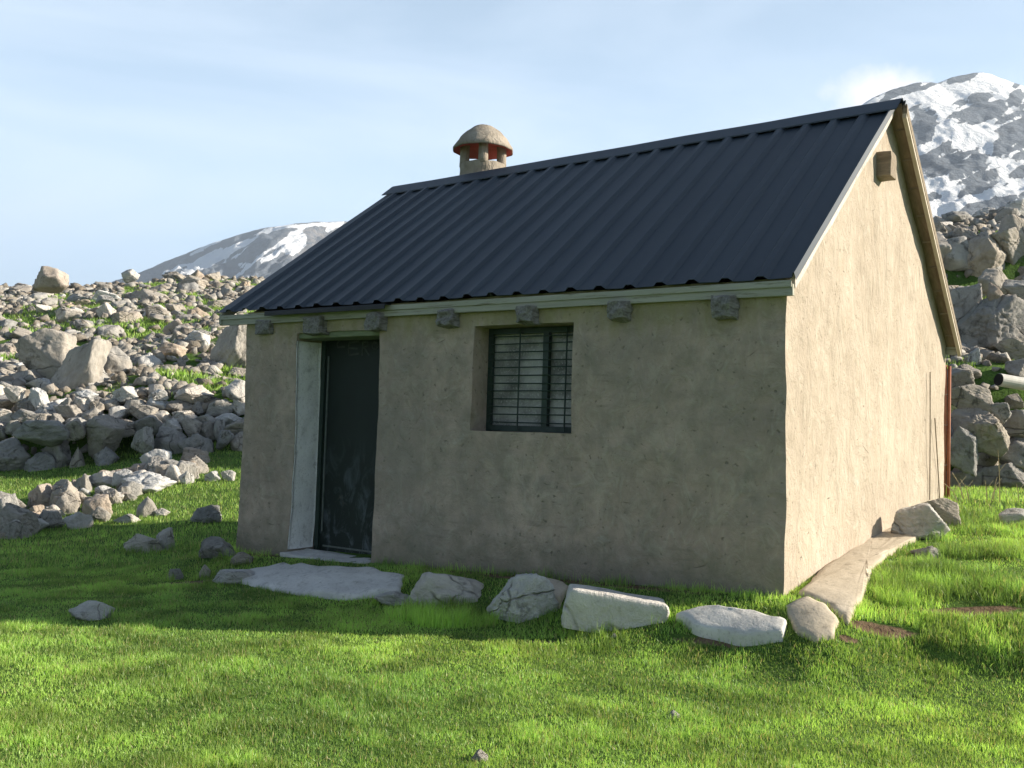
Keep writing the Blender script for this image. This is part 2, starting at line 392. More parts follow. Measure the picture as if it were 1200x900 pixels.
# ------------------------------------------------------------------ rock shapes
def rock_data(seed, sub=4, planes=16, rough=1., flat=1.):
    r = random.Random(seed); bm = bmesh.new()
    bmesh.ops.create_icosphere(bm, subdivisions=sub, radius=1)
    V = np.array([v.co[:] for v in bm.verts])
    nr = np.random.default_rng(seed)
    gi = np.arange(planes)+.5; zf_ = 1-2*gi/planes; ph_ = gi*2.39996+nr.uniform(0, 6.28); rf_ = np.sqrt(1-zf_**2)
    nn = np.stack([rf_*np.cos(ph_), rf_*np.sin(ph_), zf_], -1)+nr.normal(0, .26, (planes, 3)); nn /= np.linalg.norm(nn, axis=1)[:, None]
    dd = nr.uniform(.55, .95, planes)
    dots = np.maximum(V@nn.T, 1e-3); x = np.minimum(dd/dots, 4)
    k = 70; rr = -np.log(np.exp(-k*x).sum(1)+math.exp(-k*1.45))/k
    P = V*rr[:, None]; off = Vector((seed*3.7 % 50, seed*1.9 % 31, seed*.77 % 17))
    lay = Vector(nn[0])
    for i in range(len(P)):
        p = Vector(P[i]); q = p*1.9+off
        a = mnoise.fractal(q, .9, 2.1, 5)*.055*rough
        b = -max(0, .12-abs(mnoise.noise(p*2.2+off*2)))*.45*rough
        c = mnoise.fractal(p*10+off, .7, 2.1, 3)*.030*rough
        st = p.dot(lay)*5+mnoise.noise(q)*1.2; st = (abs((st % 1)-.5)-.25)*.085*rough
        P[i] += V[i]*(a+b+c+st)
    lo = P.min(0); hi = P.max(0); P = (P-(lo+hi)/2)/((hi-lo)/2)
    P[:, 2] = np.where(P[:, 2] < 0, P[:, 2], P[:, 2]*flat)
    F = np.array([[v.index for v in f.verts] for f in bm.faces]); bm.free()
    return P, F
ROCKS = {}
def rock_mesh(i, mat):
    key = (i, mat)
    if key not in ROCKS:
        P, F = RD[i]
        me = np_mesh('rock', P*.5, F, 3); me.materials.append(MAT[mat])
        ROCKS[key] = me
    return ROCKS[key]
RD = [rock_data(100+i, 4 if i > 5 else 5, [10, 13, 9, 15][i % 4], [1., .8, 1.2][i % 3]) for i in range(14)]
NR = len(RD)
def put_rock(name, loc, dims, mat='rock', i=None, yaw=0., tilt=0., pitch=0., parent=None):
    """dims = (wide, deep, high); yaw about z on top of facing the view direction, tilt in the view plane"""
    o = bpy.data.objects.new(name, rock_mesh(random.randrange(NR) if i is None else i % NR, mat))
    o.rotation_euler = (pitch, tilt, YAW+yaw); o.scale = dims; o.location = loc
    return link(o, parent)
STONES = []       # footprints (x, y, r) that keep grass away
def pix_rock(name, u0, v0, u1, v1, label, cat='rock', mat='rock', i=None, depth=None, deep=1., sink=.15, tilt=0., group=None, yaw=None, reg=True, parent=None):
    """rock whose silhouette spans the given box of the photograph, standing on the ground under it"""
    uc = (u0+u1)/2
    if depth is None:
        p = hit(uc, v1); 
        if p is None: p = at_depth(uc, v1, 30)
        dep = (p-CAM)@Fv
    else: dep = depth
    w = (u1-u0)/FPX*dep; h = (v1-v0)/FPX*dep
    c = at_depth(uc, (v0+v1)/2, dep); dp = w*deep*.8
    c = c+np.array([FH[0], FH[1], 0])*dp*.35
    hh = h*(1+sink)
    c = c-np.array([0, 0, h*sink/2])
    o = put_rock(name, c, (w*1.03, dp, hh*1.03), mat, i, random.choice((0, PI)) if yaw is None else yaw, tilt, 0, parent)
    if label or cat: tag(o, label, cat, group)
    if reg: STONES.append((c[0], c[1], w*.42, dp*.42))
    return o

# ------------------------------------------------------------------ ground sheet
def axis(lo, hi, step, far, ratio=1.16):
    a = list(np.arange(lo, hi+1e-6, step)); s = step; x = hi
    while x < far: s *= ratio; x += s; a.append(x)
    s = step; x = lo; b = []
    while x > -far: s *= ratio; x -= s; b.append(x)
    return np.array(b[::-1]+a)
def make_ground():
    xs = axis(-13, 6.5, .085, 7000, 1.07); ys = axis(-5, 10, .085, 7000, 1.07)
    X, Y = np.meshgrid(xs, ys); Z = hgt(X, Y)
    d, s = ds(X, Y)
    V = np.stack([X, Y, Z], -1).reshape(-1, 3)
    nx, ny = len(xs), len(ys)
    idx = np.arange(nx*ny).reshape(ny, nx)
    F = np.stack([idx[:-1, :-1], idx[:-1, 1:], idx[1:, 1:], idx[1:, :-1]], -1).reshape(-1, 4)
    me = np_mesh('ground', V, F, 4); me.materials.append(MAT['ground'])
    me.polygons.foreach_set('use_smooth', np.ones(len(F), bool))
    col = np.zeros((nx*ny, 4), np.float32); col[:, 3] = 1
    col[:, 0] = soil_at(X, Y).ravel()
    t = ss(0, .4, s/np.maximum(d, 3)); d0 = 20.1+(13.5-20.1)*t
    col[:, 1] = ss(-.3, .8, d-d0).ravel()
    a = me.attributes.new('ground', 'FLOAT_COLOR', 'POINT'); a.data.foreach_set('color', col.ravel())
    o = link(bpy.data.objects.new('ground', me)); o['kind'] = 'structure'; return o
SOIL = []
def soil_at(x, y):
    v = np.zeros(np.shape(x))
    for cx, cy, rx, ry, a in SOIL:
        c, s_ = math.cos(a), math.sin(a); ex = ((x-cx)*c+(y-cy)*s_)/rx; ey = (-(x-cx)*s_+(y-cy)*c)/ry
        v = np.maximum(v, np.clip(1.25-np.sqrt(ex*ex+ey*ey), 0, 1))
    return v
for (u, v, rx, ry, a) in [(835, 752, .34, .06, .25), (1030, 738, .30, .09, .5), (1140, 716, .42, .10, .5), (990, 748, .10, .05, .4),
                          (225, 683, .4, .10, .6), (640, 752, .16, .05, .3), (1080, 655, .22, .08, .6)]:
    p = hit(u, v)
    if p is not None: SOIL.append((p[0], p[1], rx, ry, a))
SOIL += [(-1.7, -.10, 1.75, .13, 0.), (-4.95, -.08, .35, .10, 0.)]
make_ground()

# ------------------------------------------------------------------ the hut
hut = empty('mountain_hut', (-W/2, D/2, 0))
HO = Vector((W/2, -D/2, 0))        # children are written in world coordinates
def hp(o): o.location = o.location+HO; return o
def hb(mb, name, mat, parent=None, **k):
    o = mb.build(name, mat, parent or hut, **k)
    if parent is None: hp(o)
    return o
tag(hut, 'small mud-plastered mountain hut with a dark blue ribbed sheet roof', 'hut')
DX0, DX1, DZ0, DZ1 = -4.66, -3.625, -.215, 1.85
WX0, WX1, WZ0, WZ1 = -2.60, -1.645, 1.0, 1.845
def wob(p):
    q = Vector(p); a = mnoise.noise_vector(q*1.1)*.019; b = mnoise.noise_vector(q*4.3+Vector((9, 3, 1)))*.010; c = mnoise.noise_vector(q*13)*.002
    s = a+b+c; return (p[0]+s.x, p[1]+s.y, p[2]+s.z*.4)
def grid_face(coords_u, coords_v, fn, hole=lambda u, v: False, flip=False):
    vs = []; fs = []; nu, nv = len(coords_u), len(coords_v)
    for v in coords_v:
        for u in coords_u: vs.append(fn(u, v))
    for j in range(nv-1):
        for i in range(nu-1):
            if hole((coords_u[i]+coords_u[i+1])/2, (coords_v[j]+coords_v[j+1])/2): continue
            q = (j*nu+i, j*nu+i+1, (j+1)*nu+i+1, (j+1)*nu+i)
            fs.append(q[::-1] if flip else q)
    return vs, fs
def cuts(a, b, step, extra=()):
    pts = sorted(set([a, b]+list(extra))); out = []
    for p, q in zip(pts, pts[1:]):
        n = max(1, round((q-p)/step)); out += [p+(q-p)*i/n for i in range(n)]
    return out+[b]
ST = .035; ZB = -.55; ZT = 2.075
def in_hole(x, z): return (DX0 < x < DX1 and DZ0 < z < DZ1) or (WX0 < x < WX1 and WZ0 < z < WZ1)
wall = MB()
cu = cuts(-W, 0, ST, (DX0, DX1, WX0, WX1)); cv = cuts(ZB, ZT, ST, (DZ0, DZ1, WZ0, WZ1))
vs, fs = grid_face(cu, cv, lambda x, z: wob((x, 0, z)), in_hole); wall.add(vs, fs)
for (x0, x1, z0, z1, dp) in ((DX0, DX1, DZ0, DZ1, .40), (WX0, WX1, WZ0, WZ1, .30)):
    for x, fl in ((x0, True), (x1, False)):
        vs, fs = grid_face(cuts(0, dp, ST), cuts(z0, z1, ST), lambda y, z: wob((x, y, z)), flip=not fl); wall.add(vs, fs)
    for z, fl in ((z0, False), (z1, True)):
        vs, fs = grid_face(cuts(x0, x1, ST), cuts(0, dp, ST), lambda x, y: wob((x, y, z)), flip=fl); wall.add(vs, fs)
    vs, fs = grid_face([x0-.1, x1+.1], [z0-.1, z1+.1], lambda x, z: (x, dp+.04, z)); wall.add(vs, fs)
vs, fs = grid_face(cu[::3], cv[::3], lambda x, z: wob((x, D, z)), flip=True); wall.add(vs, fs)
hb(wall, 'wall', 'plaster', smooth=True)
def gtop(y): return ZE-.012+SL*(min(y, D-y)-YE) if True else 0
gab = MB()
gy = cuts(0, D, ST, (YM,)); gt = cuts(0, 1, .012)
vs, fs = grid_face(gy, gt, lambda y, t: wob((0, y, ZB+t*(gtop(y)-ZB))))
gab.add(vs, fs)
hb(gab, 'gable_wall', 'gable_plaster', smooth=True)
gl = MB(); vs, fs = grid_face(gy[::3], gt[::3], lambda y, t: wob((-W, y, ZB+t*(gtop(y)-ZB))), flip=True); gl.add(vs, fs)
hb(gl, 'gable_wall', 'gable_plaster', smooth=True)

# roof sheets
RS, X0R = .2464, -5.588
XL, XR = -W-.3975, .066
def sheet(xl, xr, front):
    prof = [(xl, 0)]
    k = 0
    while True:
        x = X0R+RS*k
        if x > xr-.05: break
        if x-.052 > xl:
            prof += [(x-.052, 0), (x-.022, .028), (x+.022, .028), (x+.052, 0)]
        k += 1
    prof += [(xr-.022, 0), (xr-.012, .034), (xr, .034), (xr+.002, -.02)]  # raised fold at the sheet edge, added to keep sun off the last rib
    mb = MB(); n = len(prof); L = math.hypot(YM-YE, ZR-ZE); ny_, nz_ = -math.sin(math.atan(SL)), math.cos(math.atan(SL))
    rows = 14; vs = []; fs = []
    for j in range(rows):
        t = j/(rows-1)
        for lay in (0, -.004):
            for x, hgt_ in prof:
                wv = .004*mnoise.noise(Vector((x*1.2, t*4, 3)))
                if j == 0: wv += .004*math.sin(x*7.)
                y = YE+(YM-.01-YE)*t+ny_*(hgt_+lay+wv); z = ZE+(ZR-.008-ZE)*t+nz_*(hgt_+lay+wv)
                z -= .085*t*(x/XL)-.02*(1-t)*(x/XL)
                vs.append((x, y if front else D-y, z))
    for j in range(rows-1):
        a, b = j*2*n, (j+1)*2*n
        for i in range(n-1):
            q = (a+i, a+i+1, b+i+1, b+i); fs.append(q if front else q[::-1])
            q = (a+n+i, b+n+i, b+n+i+1, a+n+i+1); fs.append(q if front else q[::-1])
        for i in (0, n-1): fs.append((a+i, b+i, b+n+i, a+n+i))
    for i in range(n-1):
        for a in (0, (rows-1)*2*n): fs.append((a+i, a+n+i, a+n+i+1, a+i+1))
    mb.add(vs, fs); return mb
roof = hb(sheet(XL, XR, True), 'roof', 'roof')
roof_b = hb(sheet(XL, .135, False), 'roof', 'roof')
# ridge capping: an inverted V lying on the ribs
rc = MB(); dz = .040; wd = .205
pts = [(YM-wd, ZR-SL*wd+dz), (YM-.03, ZR-.02+dz), (YM, ZR-.006+dz), (YM+.03, ZR-.02+dz), (YM+wd, ZR-SL*wd+dz), (YM+wd, ZR-SL*wd+dz-.012),
       (YM+wd-.004, ZR-SL*wd+dz-.004), (YM, ZR-.011+dz), (YM-wd+.004, ZR-SL*wd+dz-.004), (YM-wd, ZR-SL*wd+dz-.012)]
xa = cuts(XL-.01, .115, .3)
vs, fs = [], []
for x in xa:
    for y, z in pts: vs.append((x, y, z-.082*x/XL+.006*mnoise.noise(Vector((x*1.3, 0, 5)))))
m_ = len(pts)
for i in range(len(xa)-1):
    for k in range(m_): fs.append((i*m_+k, (i+1)*m_+k, (i+1)*m_+(k+1) % m_, i*m_+(k+1) % m_))
rc.add(vs, fs); hb(rc, 'ridge_cap', 'ridge')
# eave boards
fb = MB(); fb.box(XL+.03, .045, -.045, -.012, 1.955, 2.030); o = hb(fb, 'fascia_board', 'fascia', bevel=.004, sub=6, rough=.006)
fb = MB(); fb.box(XL+.06, .04, -.058, -.047, 2.008, 2.052); hb(fb, 'fascia_board', 'fascia', bevel=.003, sub=5, rough=.005)
fb = MB(); fb.box(XL+.03, .10, D+.02, D+.05, 1.965, 2.052); hb(fb, 'fascia_board', 'fascia')
fb = MB(); fb.prism([(-.135, 2.046), (-.13, 2.056), (-.05, 2.062), (-.05, 2.054), (-.125, 2.047), (-.13, 2.01), (-.138, 2.012)], 'x', -4.98, -3.46); hb(fb, 'drip_flashing', 'black_metal')
# rafter ends along the front
def on_front(u, v, y0=0.):
    r = ray(u, v); t = (y0-CAM[1])/r[1]; return CAM+r*t
for k, (u0, u1, v0, v1, pr) in enumerate([(298, 322, 374, 392, .07), (354, 383, 370, 392, .10), (426, 452, 364, 388, .11), (510, 536, 361, 383, .10), (602, 632, 357, 379, .11), (709, 740, 350, 375, .12), (833, 866, 343, 373, .13)]):
    a = on_front(u0, v0, -pr); b = on_front(u1, v1, -pr)
    mb = MB(); mb.box(-.5, .5, 0, 1, -.5, .5)
    w_ = (b[0]-a[0])*.72; h_ = (a[2]-b[2])*.95
    o = mb.build('rafter_end', 'timber', hut, bevel=.06, sub=3, rough=.0)
    xc = a[0]+w_*.5; zc = (a[2]+b[2])/2
    for v in o.data.vertices:
        q = Vector(v.co)*2.4+Vector((k*3.3, 0, 0)); n3 = mnoise.noise_vector(q)
        v.co = Vector((v.co.x*w_*(1-.12*(1-v.co.y))+n3.x*.022, (v.co.y-1)*pr*1.0+n3.y*.03+.03*v.co.y, v.co.z*h_*(1-.2*(1-v.co.y))+n3.z*.022))
    o.location = Vector((xc, .0, zc)); hp(o)
# verge strip under the front rake, boards under the back rake
def rake(y0, y1, top, bot, x0, x1, front=True, drop=0):
    f = lambda y, o_: ZE+SL*(y-YE)+o_-drop*(y-YE)/(YM-YE)
    p = [(y0, f(y0, top)), (y0, f(y0, bot)), (y1, f(y1, bot)), (y1, f(y1, top))]
    if not front: p = [(D-a, b) for a, b in p]
    mb = MB(); mb.prism(p, 'x', x0, x1); return mb
mb = rake(.0, YM, -.012, -.105, .012, .05); hb(mb, 'verge_strip', 'verge', sub=12, rough=.012)
mb = rake(-.03, YM, -.012, -.05, -.3, .108, False); hb(mb, 'soffit_boards', 'soffit')
mb = rake(-.06, YM-.02, -.082, -.122, .110, .146, False); hb(mb, 'barge_strip', 'barge', bevel=.003)
mb = rake(-.065, YM-.02, -.002, -.081, .110, .150, False); hb(mb, 'bargeboard', 'beam', bevel=.003)
for k in range(9):
    y = .12+k*.27; z = ZE+SL*(y-YE)-.053; mb = MB(); mb.box(.02, .107, D-y-.012, D-y+.0, z-.004, z+.012); hb(mb, 'soffit_batten', 'beam')
mb = rake(-.06, YM-.02, -.012, -.1, -W-.36, -W-.33, True, .10); hb(mb, 'bargeboard', 'fascia')
mb = rake(-.06, YM-.02, -.012, -.1, -W-.36, -W-.33, False, .10); hb(mb, 'bargeboard', 'fascia')
# ridge beam end under the peak
gb = [(lambda r: CAM+r*((0-CAM[0])/r[0]))(ray(u_, v_)) for u_, v_ in ((1027, 178), (1028, 209), (1038, 178))]
mb = MB(); mb.box(-.02, .12, gb[0][1], gb[0][1]+.19, gb[1][2], gb[0][2]); hb(mb, 'ridge_beam_end', 'beam', bevel=.012, sub=3, rough=.008)
# door
door = MB(); door.box(DX0+.05, DX1-.02, .325, .345, DZ0+.03, DZ1-.03); dr = hb(door, 'door', 'door')
fr = MB()
fr.box(DX0+.012, DX0+.06, .30, .35, DZ0+.02, DZ1-.02); fr.box(DX1-.03, DX1-.004, .30, .35, DZ0+.02, DZ1-.02)
hb(fr, 'door_frame', 'iron')
tr = MB(); tr.box(DX0+.085, DX0+.10, .312, .3235, .0, 1.66); tr.build('edge_strip', 'trim', dr)
tr = MB(); tr.box(DX0+.11, DX1-.04, .315, .3235, DZ0+.075, DZ0+.09); tr.build('bottom_rail', 'trim', dr)
tr = MB(); tr.box(DX1-.09, DX1-.07, .28, .3235, .82, .86); tr.box(DX1-.15, DX1-.07, .27, .287, .83, .85); tr.build('handle', 'iron', dr)
def strokes(lines, x0, z0, w, h, y, name, mat, parent, wd=.008):
    mb = MB()
    for ln in lines:
        for (a, b), (c, d_) in zip(ln, ln[1:]):
            p = Vector((x0+a*w, 0, z0+b*h)); q = Vector((x0+c*w, 0, z0+d_*h)); t = (q-p).normalized(); nn = Vector((-t.z, 0, t.x))*wd
            p -= t*wd*.6; q += t*wd*.6
            v = [p-nn, q-nn, q+nn, p+nn]
            mb.add([(a_.x, y, a_.z) for a_ in v]+[(a_.x, y+.0015, a_.z) for a_ in v], [(0, 1, 2, 3), (7, 6, 5, 4), (0, 4, 5, 1), (1, 5, 6, 2), (2, 6, 7, 3), (3, 7, 4, 0)])
    return mb.build(name, mat, parent)
Cg = [[(1, .95), (.35, 1), (.05, .62), (0, .4), (.1, 0), (.85, .05)]]
Eg = [[(.95, 1), (.05, .92), (0, .45), (.1, 0), (1, .08)], [(.04, .52), (.85, .46)]]
Rg = [[(.05, 0), (.08, .98), (.75, .95), (.85, .7), (.1, .52)], [(.35, .5), (1, 0)]]
Og = [[(.3, 1), (0, .6), (.1, .15), (.6, 0), (.95, .4), (.8, .9), (.3, 1)]]
for g_, (u0, u1, v0, v1) in zip((Cg, Eg, Rg, Og), [(395, 406, 397.5, 407), (408, 421, 400, 416), (424, 433, 400, 416), (436, 443.5, 401, 409)]):
    a = on_front(u0, v1, .3225); b = on_front(u1, v0, .3225)
    strokes(g_, a[0], a[2], b[0]-a[0], b[2]-a[2], .3225, 'painted_letter', 'chalk', dr, .009)
jm = MB(); vs, fs = grid_face(cuts(.006, .298, .03), cuts(DZ0+.06, DZ1-.07, .03), lambda y, z: (lambda p: (p[0]+.012+.006*mnoise.noise(Vector((y*9, z*7, 2))), p[1], p[2]))(wob((DX0, y, z))))
jm.add(vs, [f[::1] for f in fs])
bk = len(jm.v); n_u = len(cuts(.006, .298, .03)); n_v = len(cuts(DZ0+.06, DZ1-.07, .03))
jm.v += [(v[0]-.02, v[1], v[2]) for v in vs]
rim = [i for i in range(n_u)]+[j*n_u+n_u-1 for j in range(1, n_v)]+[(n_v-1)*n_u+i for i in range(n_u-2, -1, -1)]+[j*n_u for j in range(n_v-2, 0, -1)]
for a, b in zip(rim, rim[1:]+rim[:1]): jm.f.append((a, b, bk+b, bk+a))
hb(jm, 'door_jamb', 'white_plaster', smooth=True)
lt = MB(); lt.box(DX0-.02, DX1+.02, .018, .31, DZ1-.048, DZ1+.02); hb(lt, 'door_lintel', 'lintel', bevel=.006, sub=4, rough=.006)
sl_ = MB(); sl_.box(DX0-.03, DX1-.005, -.09, .25, DZ0-.10, DZ0+.045); hb(sl_, 'door_sill', 'concrete', bevel=.02, sub=5, rough=.02)
# window
wf = MB(); Y1, Y2 = .205, .24
wf.box(WX0+.004, WX0+.045, Y1, Y2, WZ0, WZ1); wf.box(WX1-.045, WX1-.004, Y1, Y2, WZ0, WZ1)
wf.box(WX0+.045, WX1-.045, Y1+.002, Y2-.002, WZ0+.004, WZ0+.05); wf.box(WX0+.045, WX1-.045, Y1+.002, Y2-.002, WZ1-.05, WZ1-.004)
win = hb(wf, 'window', 'iron')
XM = WX0+.575
mu = MB(); mu.box(XM-.026, XM+.026, Y1-.006, Y2+.002, WZ0+.05, WZ1-.05); mu.build('mullion', 'iron', win)
gr = MB()
for k in range(12):
    z = WZ0+.075+k*.0635; gr.tube([(WX0+.02, .196, z), (WX1-.02, .196, z+.006*math.sin(k*2.1))], .0052, 6)
for x in (WX0+.33, XM+.20): gr.tube([(x, .187, WZ0+.01), (x+.004, .187, WZ1-.01)], .0068, 6)
gr.build('grille', 'iron', win)
pn = MB(); pn.box(WX0+.03, WX1-.03, .255, .262, WZ0+.03, WZ1-.03); pn.build('pane', 'pane', win)
# chimney behind the ridge
CY = YM+.42
cc = on_front(565.5, 200, CY); cx = cc[0]; dch = (cc-CAM)@Fv
px = dch/FPX
zcap = on_front(565, 175, CY)[2]; zsh = on_front(565, 194, CY)[2]; ztop = on_front(565, 147.5, CY)[2]; rs_ = 27*px; rcap = 35.5*px
ch = MB(); prof = [(rs_*1.03, -1.0), (rs_*1.02, zsh-.35-zsh), (rs_, -.12), (rs_*.99, -.01), (rs_*.96, 0), (rs_*.7, .005), (rs_*.68, -.3)]
ch.lathe(prof, 40, (0, 0, 0))
chim = ch.build('chimney', 'cap', hut, smooth=False, sub=1, rough=.012); chim.location = Vector((cx, CY, zsh))+HO
face = YAW+PI/2
pl_h = zcap-zsh+.06
for k in range(4):
    a = face-PI/2*1.0+PI+k*PI/2   # one pillar faces the camera
    a = math.atan2(CAM[1]-CY, CAM[0]-cx)+k*PI/2
    mb = MB(); mb.lathe([(.001, -.03), (.062, -.03), (.058, .05), (.056, pl_h*.7), (.064, pl_h), (.001, pl_h)], 12)
    o = mb.build('pillar', 'cap', chim, smooth=True, rough=.006); o.location = (math.cos(a)*rs_*.80, math.sin(a)*rs_*.80, 0)
cp = MB(); hc = ztop-zcap
cp.lathe([(.001, hc), (rcap*.16, hc*.98), (rcap*.36, hc*.88), (rcap*.58, hc*.68), (rcap*.78, hc*.42), (rcap*.92, hc*.16), (rcap, 0.0), (rcap*1.0, -.025), (rcap*.97, -.03)], 44)
o = cp.build('chimney_cap', 'cap', chim, smooth=True, sub=1, rough=.012); o.location = (0, 0, zcap-zsh)
cp = MB(); cp.lathe([(rcap*.972, -.028), (rcap*.9, -.012), (rcap*.6, .02), (rcap*.2, .04), (.001, .04)], 40)
o = cp.build('cap_lining', 'red_paint', chim, smooth=True); o.location = (0, 0, zcap-zsh)
# gable details: two thin brown tubes along the back end of the gable
mb = MB()
for (ua, va, ub, vb) in ((1090, 436, 1089.5, 586), (1095.5, 490, 1101, 584)):
    def on_gable(u, v, x0=.022):
        r = ray(u, v); t = (x0-CAM[0])/r[0]; return CAM+r*t
    a, b = on_gable(ua, va), on_gable(ub, vb); mm = (a+b)/2+np.array([0, .01, 0])
    mb.tube([a, mm, b], .006, 6)
hb(mb, 'thin_tube', 'beam')

# rusty pipe post at the back corner
pole = empty('iron_post', (.10, D+.10, hz(.10, D+.10))); zt = at_depth(1106.5, 429, 1)[2]
zt = on_front(1106.5, 428, D+.10)[2]-pole.location.z
xo = on_front(1106.5, 500, D+.10)[0]-.10
mb = MB(); mb.tube([(xo, 0, -.2), (xo+.004, 0, zt*.5), (xo, 0, zt)], .024, 12); mb.build('post', 'rust', pole, smooth=True)
mb = MB(); mb.tube([(xo+.045, .01, -.2), (xo+.045, .01, zt-.01)], .017, 10); mb.build('side_rod', 'rust', pole, smooth=True)
for f in (.25, .55, .78):
    mb = MB(); mb.tube([(xo+.034*math.cos(a), .034*math.sin(a), zt*f+.006*math.sin(a*2)) for a in np.linspace(0, 2*PI, 13)], .003, 5); mb.build('wire_tie', 'wire', pole)
tag(pole, 'rust-red iron post standing at the back corner of the sunlit gable', 'post')

# ------------------------------------------------------------------ slabs and stones at the hut foot
def slab(name, pix, mat, label, cat, thick=.10, lift=.05, bump=.03, seed=0, drape=False):
    P = []
    for (u, v) in pix:
        q = hit(u, v); P.append(q)
    P = np.array(P); c = P.mean(0)
    A = np.c_[P[:, 0]-c[0], P[:, 1]-c[1], np.ones(len(P))]; k_, *_ = np.linalg.lstsq(A, P[:, 2], rcond=None)
    k_[:2] = np.clip(k_[:2], -.42, .42); Q = []
    for (u, v) in pix:
        r = ray(u, v); t = (k_[0]*(CAM[0]-c[0])+k_[1]*(CAM[1]-c[1])+k_[2]+lift-CAM[2])/(r[2]-k_[0]*r[0]-k_[1]*r[1]); Q.append(CAM+r*t)
    if not drape: P = np.array(Q)
    # plane through the outline points
    A = np.c_[P[:, 0]-c[0], P[:, 1]-c[1], np.ones(len(P))]; co_, *_ = np.linalg.lstsq(A, P[:, 2], rcond=None)
    zf = lambda x, y: co_[0]*(x-c[0])+co_[1]*(y-c[1])+co_[2]
    # refine the outline with wobble, build rings to the centre
    ring = []
    n = len(P)
    for i in range(n):
        a, b = P[i], P[(i+1) % n]
        for k in range(8):
            t = k/8; q = a*(1-t)+b*t; w_ = .018
            ring.append((q[0]+w_*mnoise.noise(Vector((q[0]*9, q[1]*9, seed))), q[1]+w_*mnoise.noise(Vector((q[0]*9, q[1]*9, seed+5.5)))))
    m = len(ring); vs = []; fs = []
    levels = [(1.0, -thick-.1), (1.0, -.02), (.985, -.004), (.95, .004), (.8, .008), (.6, .01), (.4, .012), (.2, .012)]
    for f, dz_ in levels:
        for (x, y) in ring:
            X = c[0]+(x-c[0])*f; Y = c[1]+(y-c[1])*f
            vs.append((X, Y, ((hz(X, Y, False)+lift) if drape else zf(X, Y))+dz_+(bump*mnoise.fractal(Vector((X*3.5, Y*3.5, seed)), 1, 2, 4) if dz_ > -.05 else 0)))
    vs.append((c[0], c[1], ((hz(c[0], c[1], False)+lift) if drape else zf(c[0], c[1]))+.012))
    for l in range(len(levels)-1):
        for i in range(m): fs.append((l*m+i, l*m+(i+1) % m, (l+1)*m+(i+1) % m, (l+1)*m+i))
    l = len(levels)-1
    for i in range(m): fs.append((l*m+i, l*m+(i+1) % m, len(vs)-1))
    o = mesh_obj(name, vs, fs, mat, None, True)
    bm = bmesh.new(); bm.from_mesh(o.data); bmesh.ops.recalc_face_normals(bm, faces=bm.faces); bm.to_mesh(o.data); bm.free()
    o.data.transform(Matrix.Translation(-Vector(c))); o.location = Vector(c)
    tag(o, label, cat)
    SLABS.append([(x, y) for x, y in ring]); return o
SLABS = [[(DX0-.08, -.13), (DX1+.02, -.13), (DX1+.02, .05), (DX0-.08, .05)]]
slab('concrete_apron', [(262, 674), (330, 658), (420, 664), (474, 672), (470, 690), (400, 697), (320, 690)], 'concrete', 'rough pale concrete apron on the ground in front of the hut door', 'paving', .12, .035, .03, 1)
slab('flat_stone', [(598, 679), (640, 678), (668, 686), (655, 700), (612, 694)], 'earthy_concrete', 'flat brown slab against the front wall between two pale stones', 'stone', .1, .04, .02, 2)
slab('flat_stone', [(792, 719), (822, 710), (880, 714), (922, 729), (918, 742), (870, 743), (812, 732)], 'concrete', 'flat grey slab on the ground below the right end of the shaded front wall', 'stone', .1, .05, .02, 3)
slab('concrete_slab', [(920, 714), (944, 704), (965, 713), (984, 735), (974, 749), (956, 753), (934, 746)], 'earthy_concrete', 'small sunlit tan slab at the near corner of the hut', 'paving', .1, .03, .008, 4, True)
slab('concrete_slab', [(936, 699), (965, 669), (998, 646), (1028, 627), (1074, 612), (1078, 632), (1042, 652), (1022, 672), (1010, 708), (993, 734), (976, 716)], 'earthy_concrete', 'long sunlit tan concrete strip running along the foot of the gable', 'paving', .1, .035, .008, 5, True)
PALE = 'pale_rock'
pix_rock('stone', 472, 674, 574, 710, 'low pale stone beside the concrete apron at the shaded wall foot', 'stone', PALE, 7, deep=.8, sink=.5)
pix_rock('stone', 438, 694, 484, 710, 'small pale stone half sunk in grass beside the concrete apron', 'stone', PALE, 5, deep=.8, sink=.3)
pix_rock('stone', 570, 675, 654, 727, 'pale wedge-shaped stone with a peaked top in front of the shaded wall', 'stone', PALE, 2, deep=.7, sink=.3, tilt=.15)
# hewn white block
def block(u0, v0, u1, v1, label):
    p = hit((u0+u1)/2, v1); dep = (p-CAM)@Fv
    w = (u1-u0)/FPX*dep; h = (v1-v0)/FPX*dep*1.0
    mb = MB(); mb.box(-.5, .5, -.5, .5, -.5, .5)
    o = mb.build('block', PALE, None, True, bevel=.07, sub=4)
    for v in o.data.vertices:
        c = v.co.copy(); n3 = mnoise.noise_vector(c*2.2+Vector((4, 4, 4)))*.05+mnoise.noise_vector(c*6)*.018
        c += n3; c.z *= (1-.22*max(0, c.x+.1)); c.x *= 1-.08*(c.z+.5)
        v.co = Vector((c.x*w, c.y*w*.36, c.z*h*1.08))
    o.location = Vector(at_depth((u0+u1)/2, (v0+v1)/2, dep))+Vector((FH[0], FH[1], 0))*w*.15-Vector((0, 0, .035))
    o.rotation_euler = (0, .09, YAW-.05); o.name = 'stone'
    STONES.append((o.location.x, o.location.y, w*.45, w*.18)); return tag(o, label, 'stone')
block(660, 693, 786, 736, 'long squared white stone block lying at the foot of the front wall')
pix_rock('boulder', 1052, 590, 1118, 634, 'sunlit cream boulder against the gable beside the rusty post', 'rock', PALE, 1, deep=.8, sink=.1, tilt=.1)
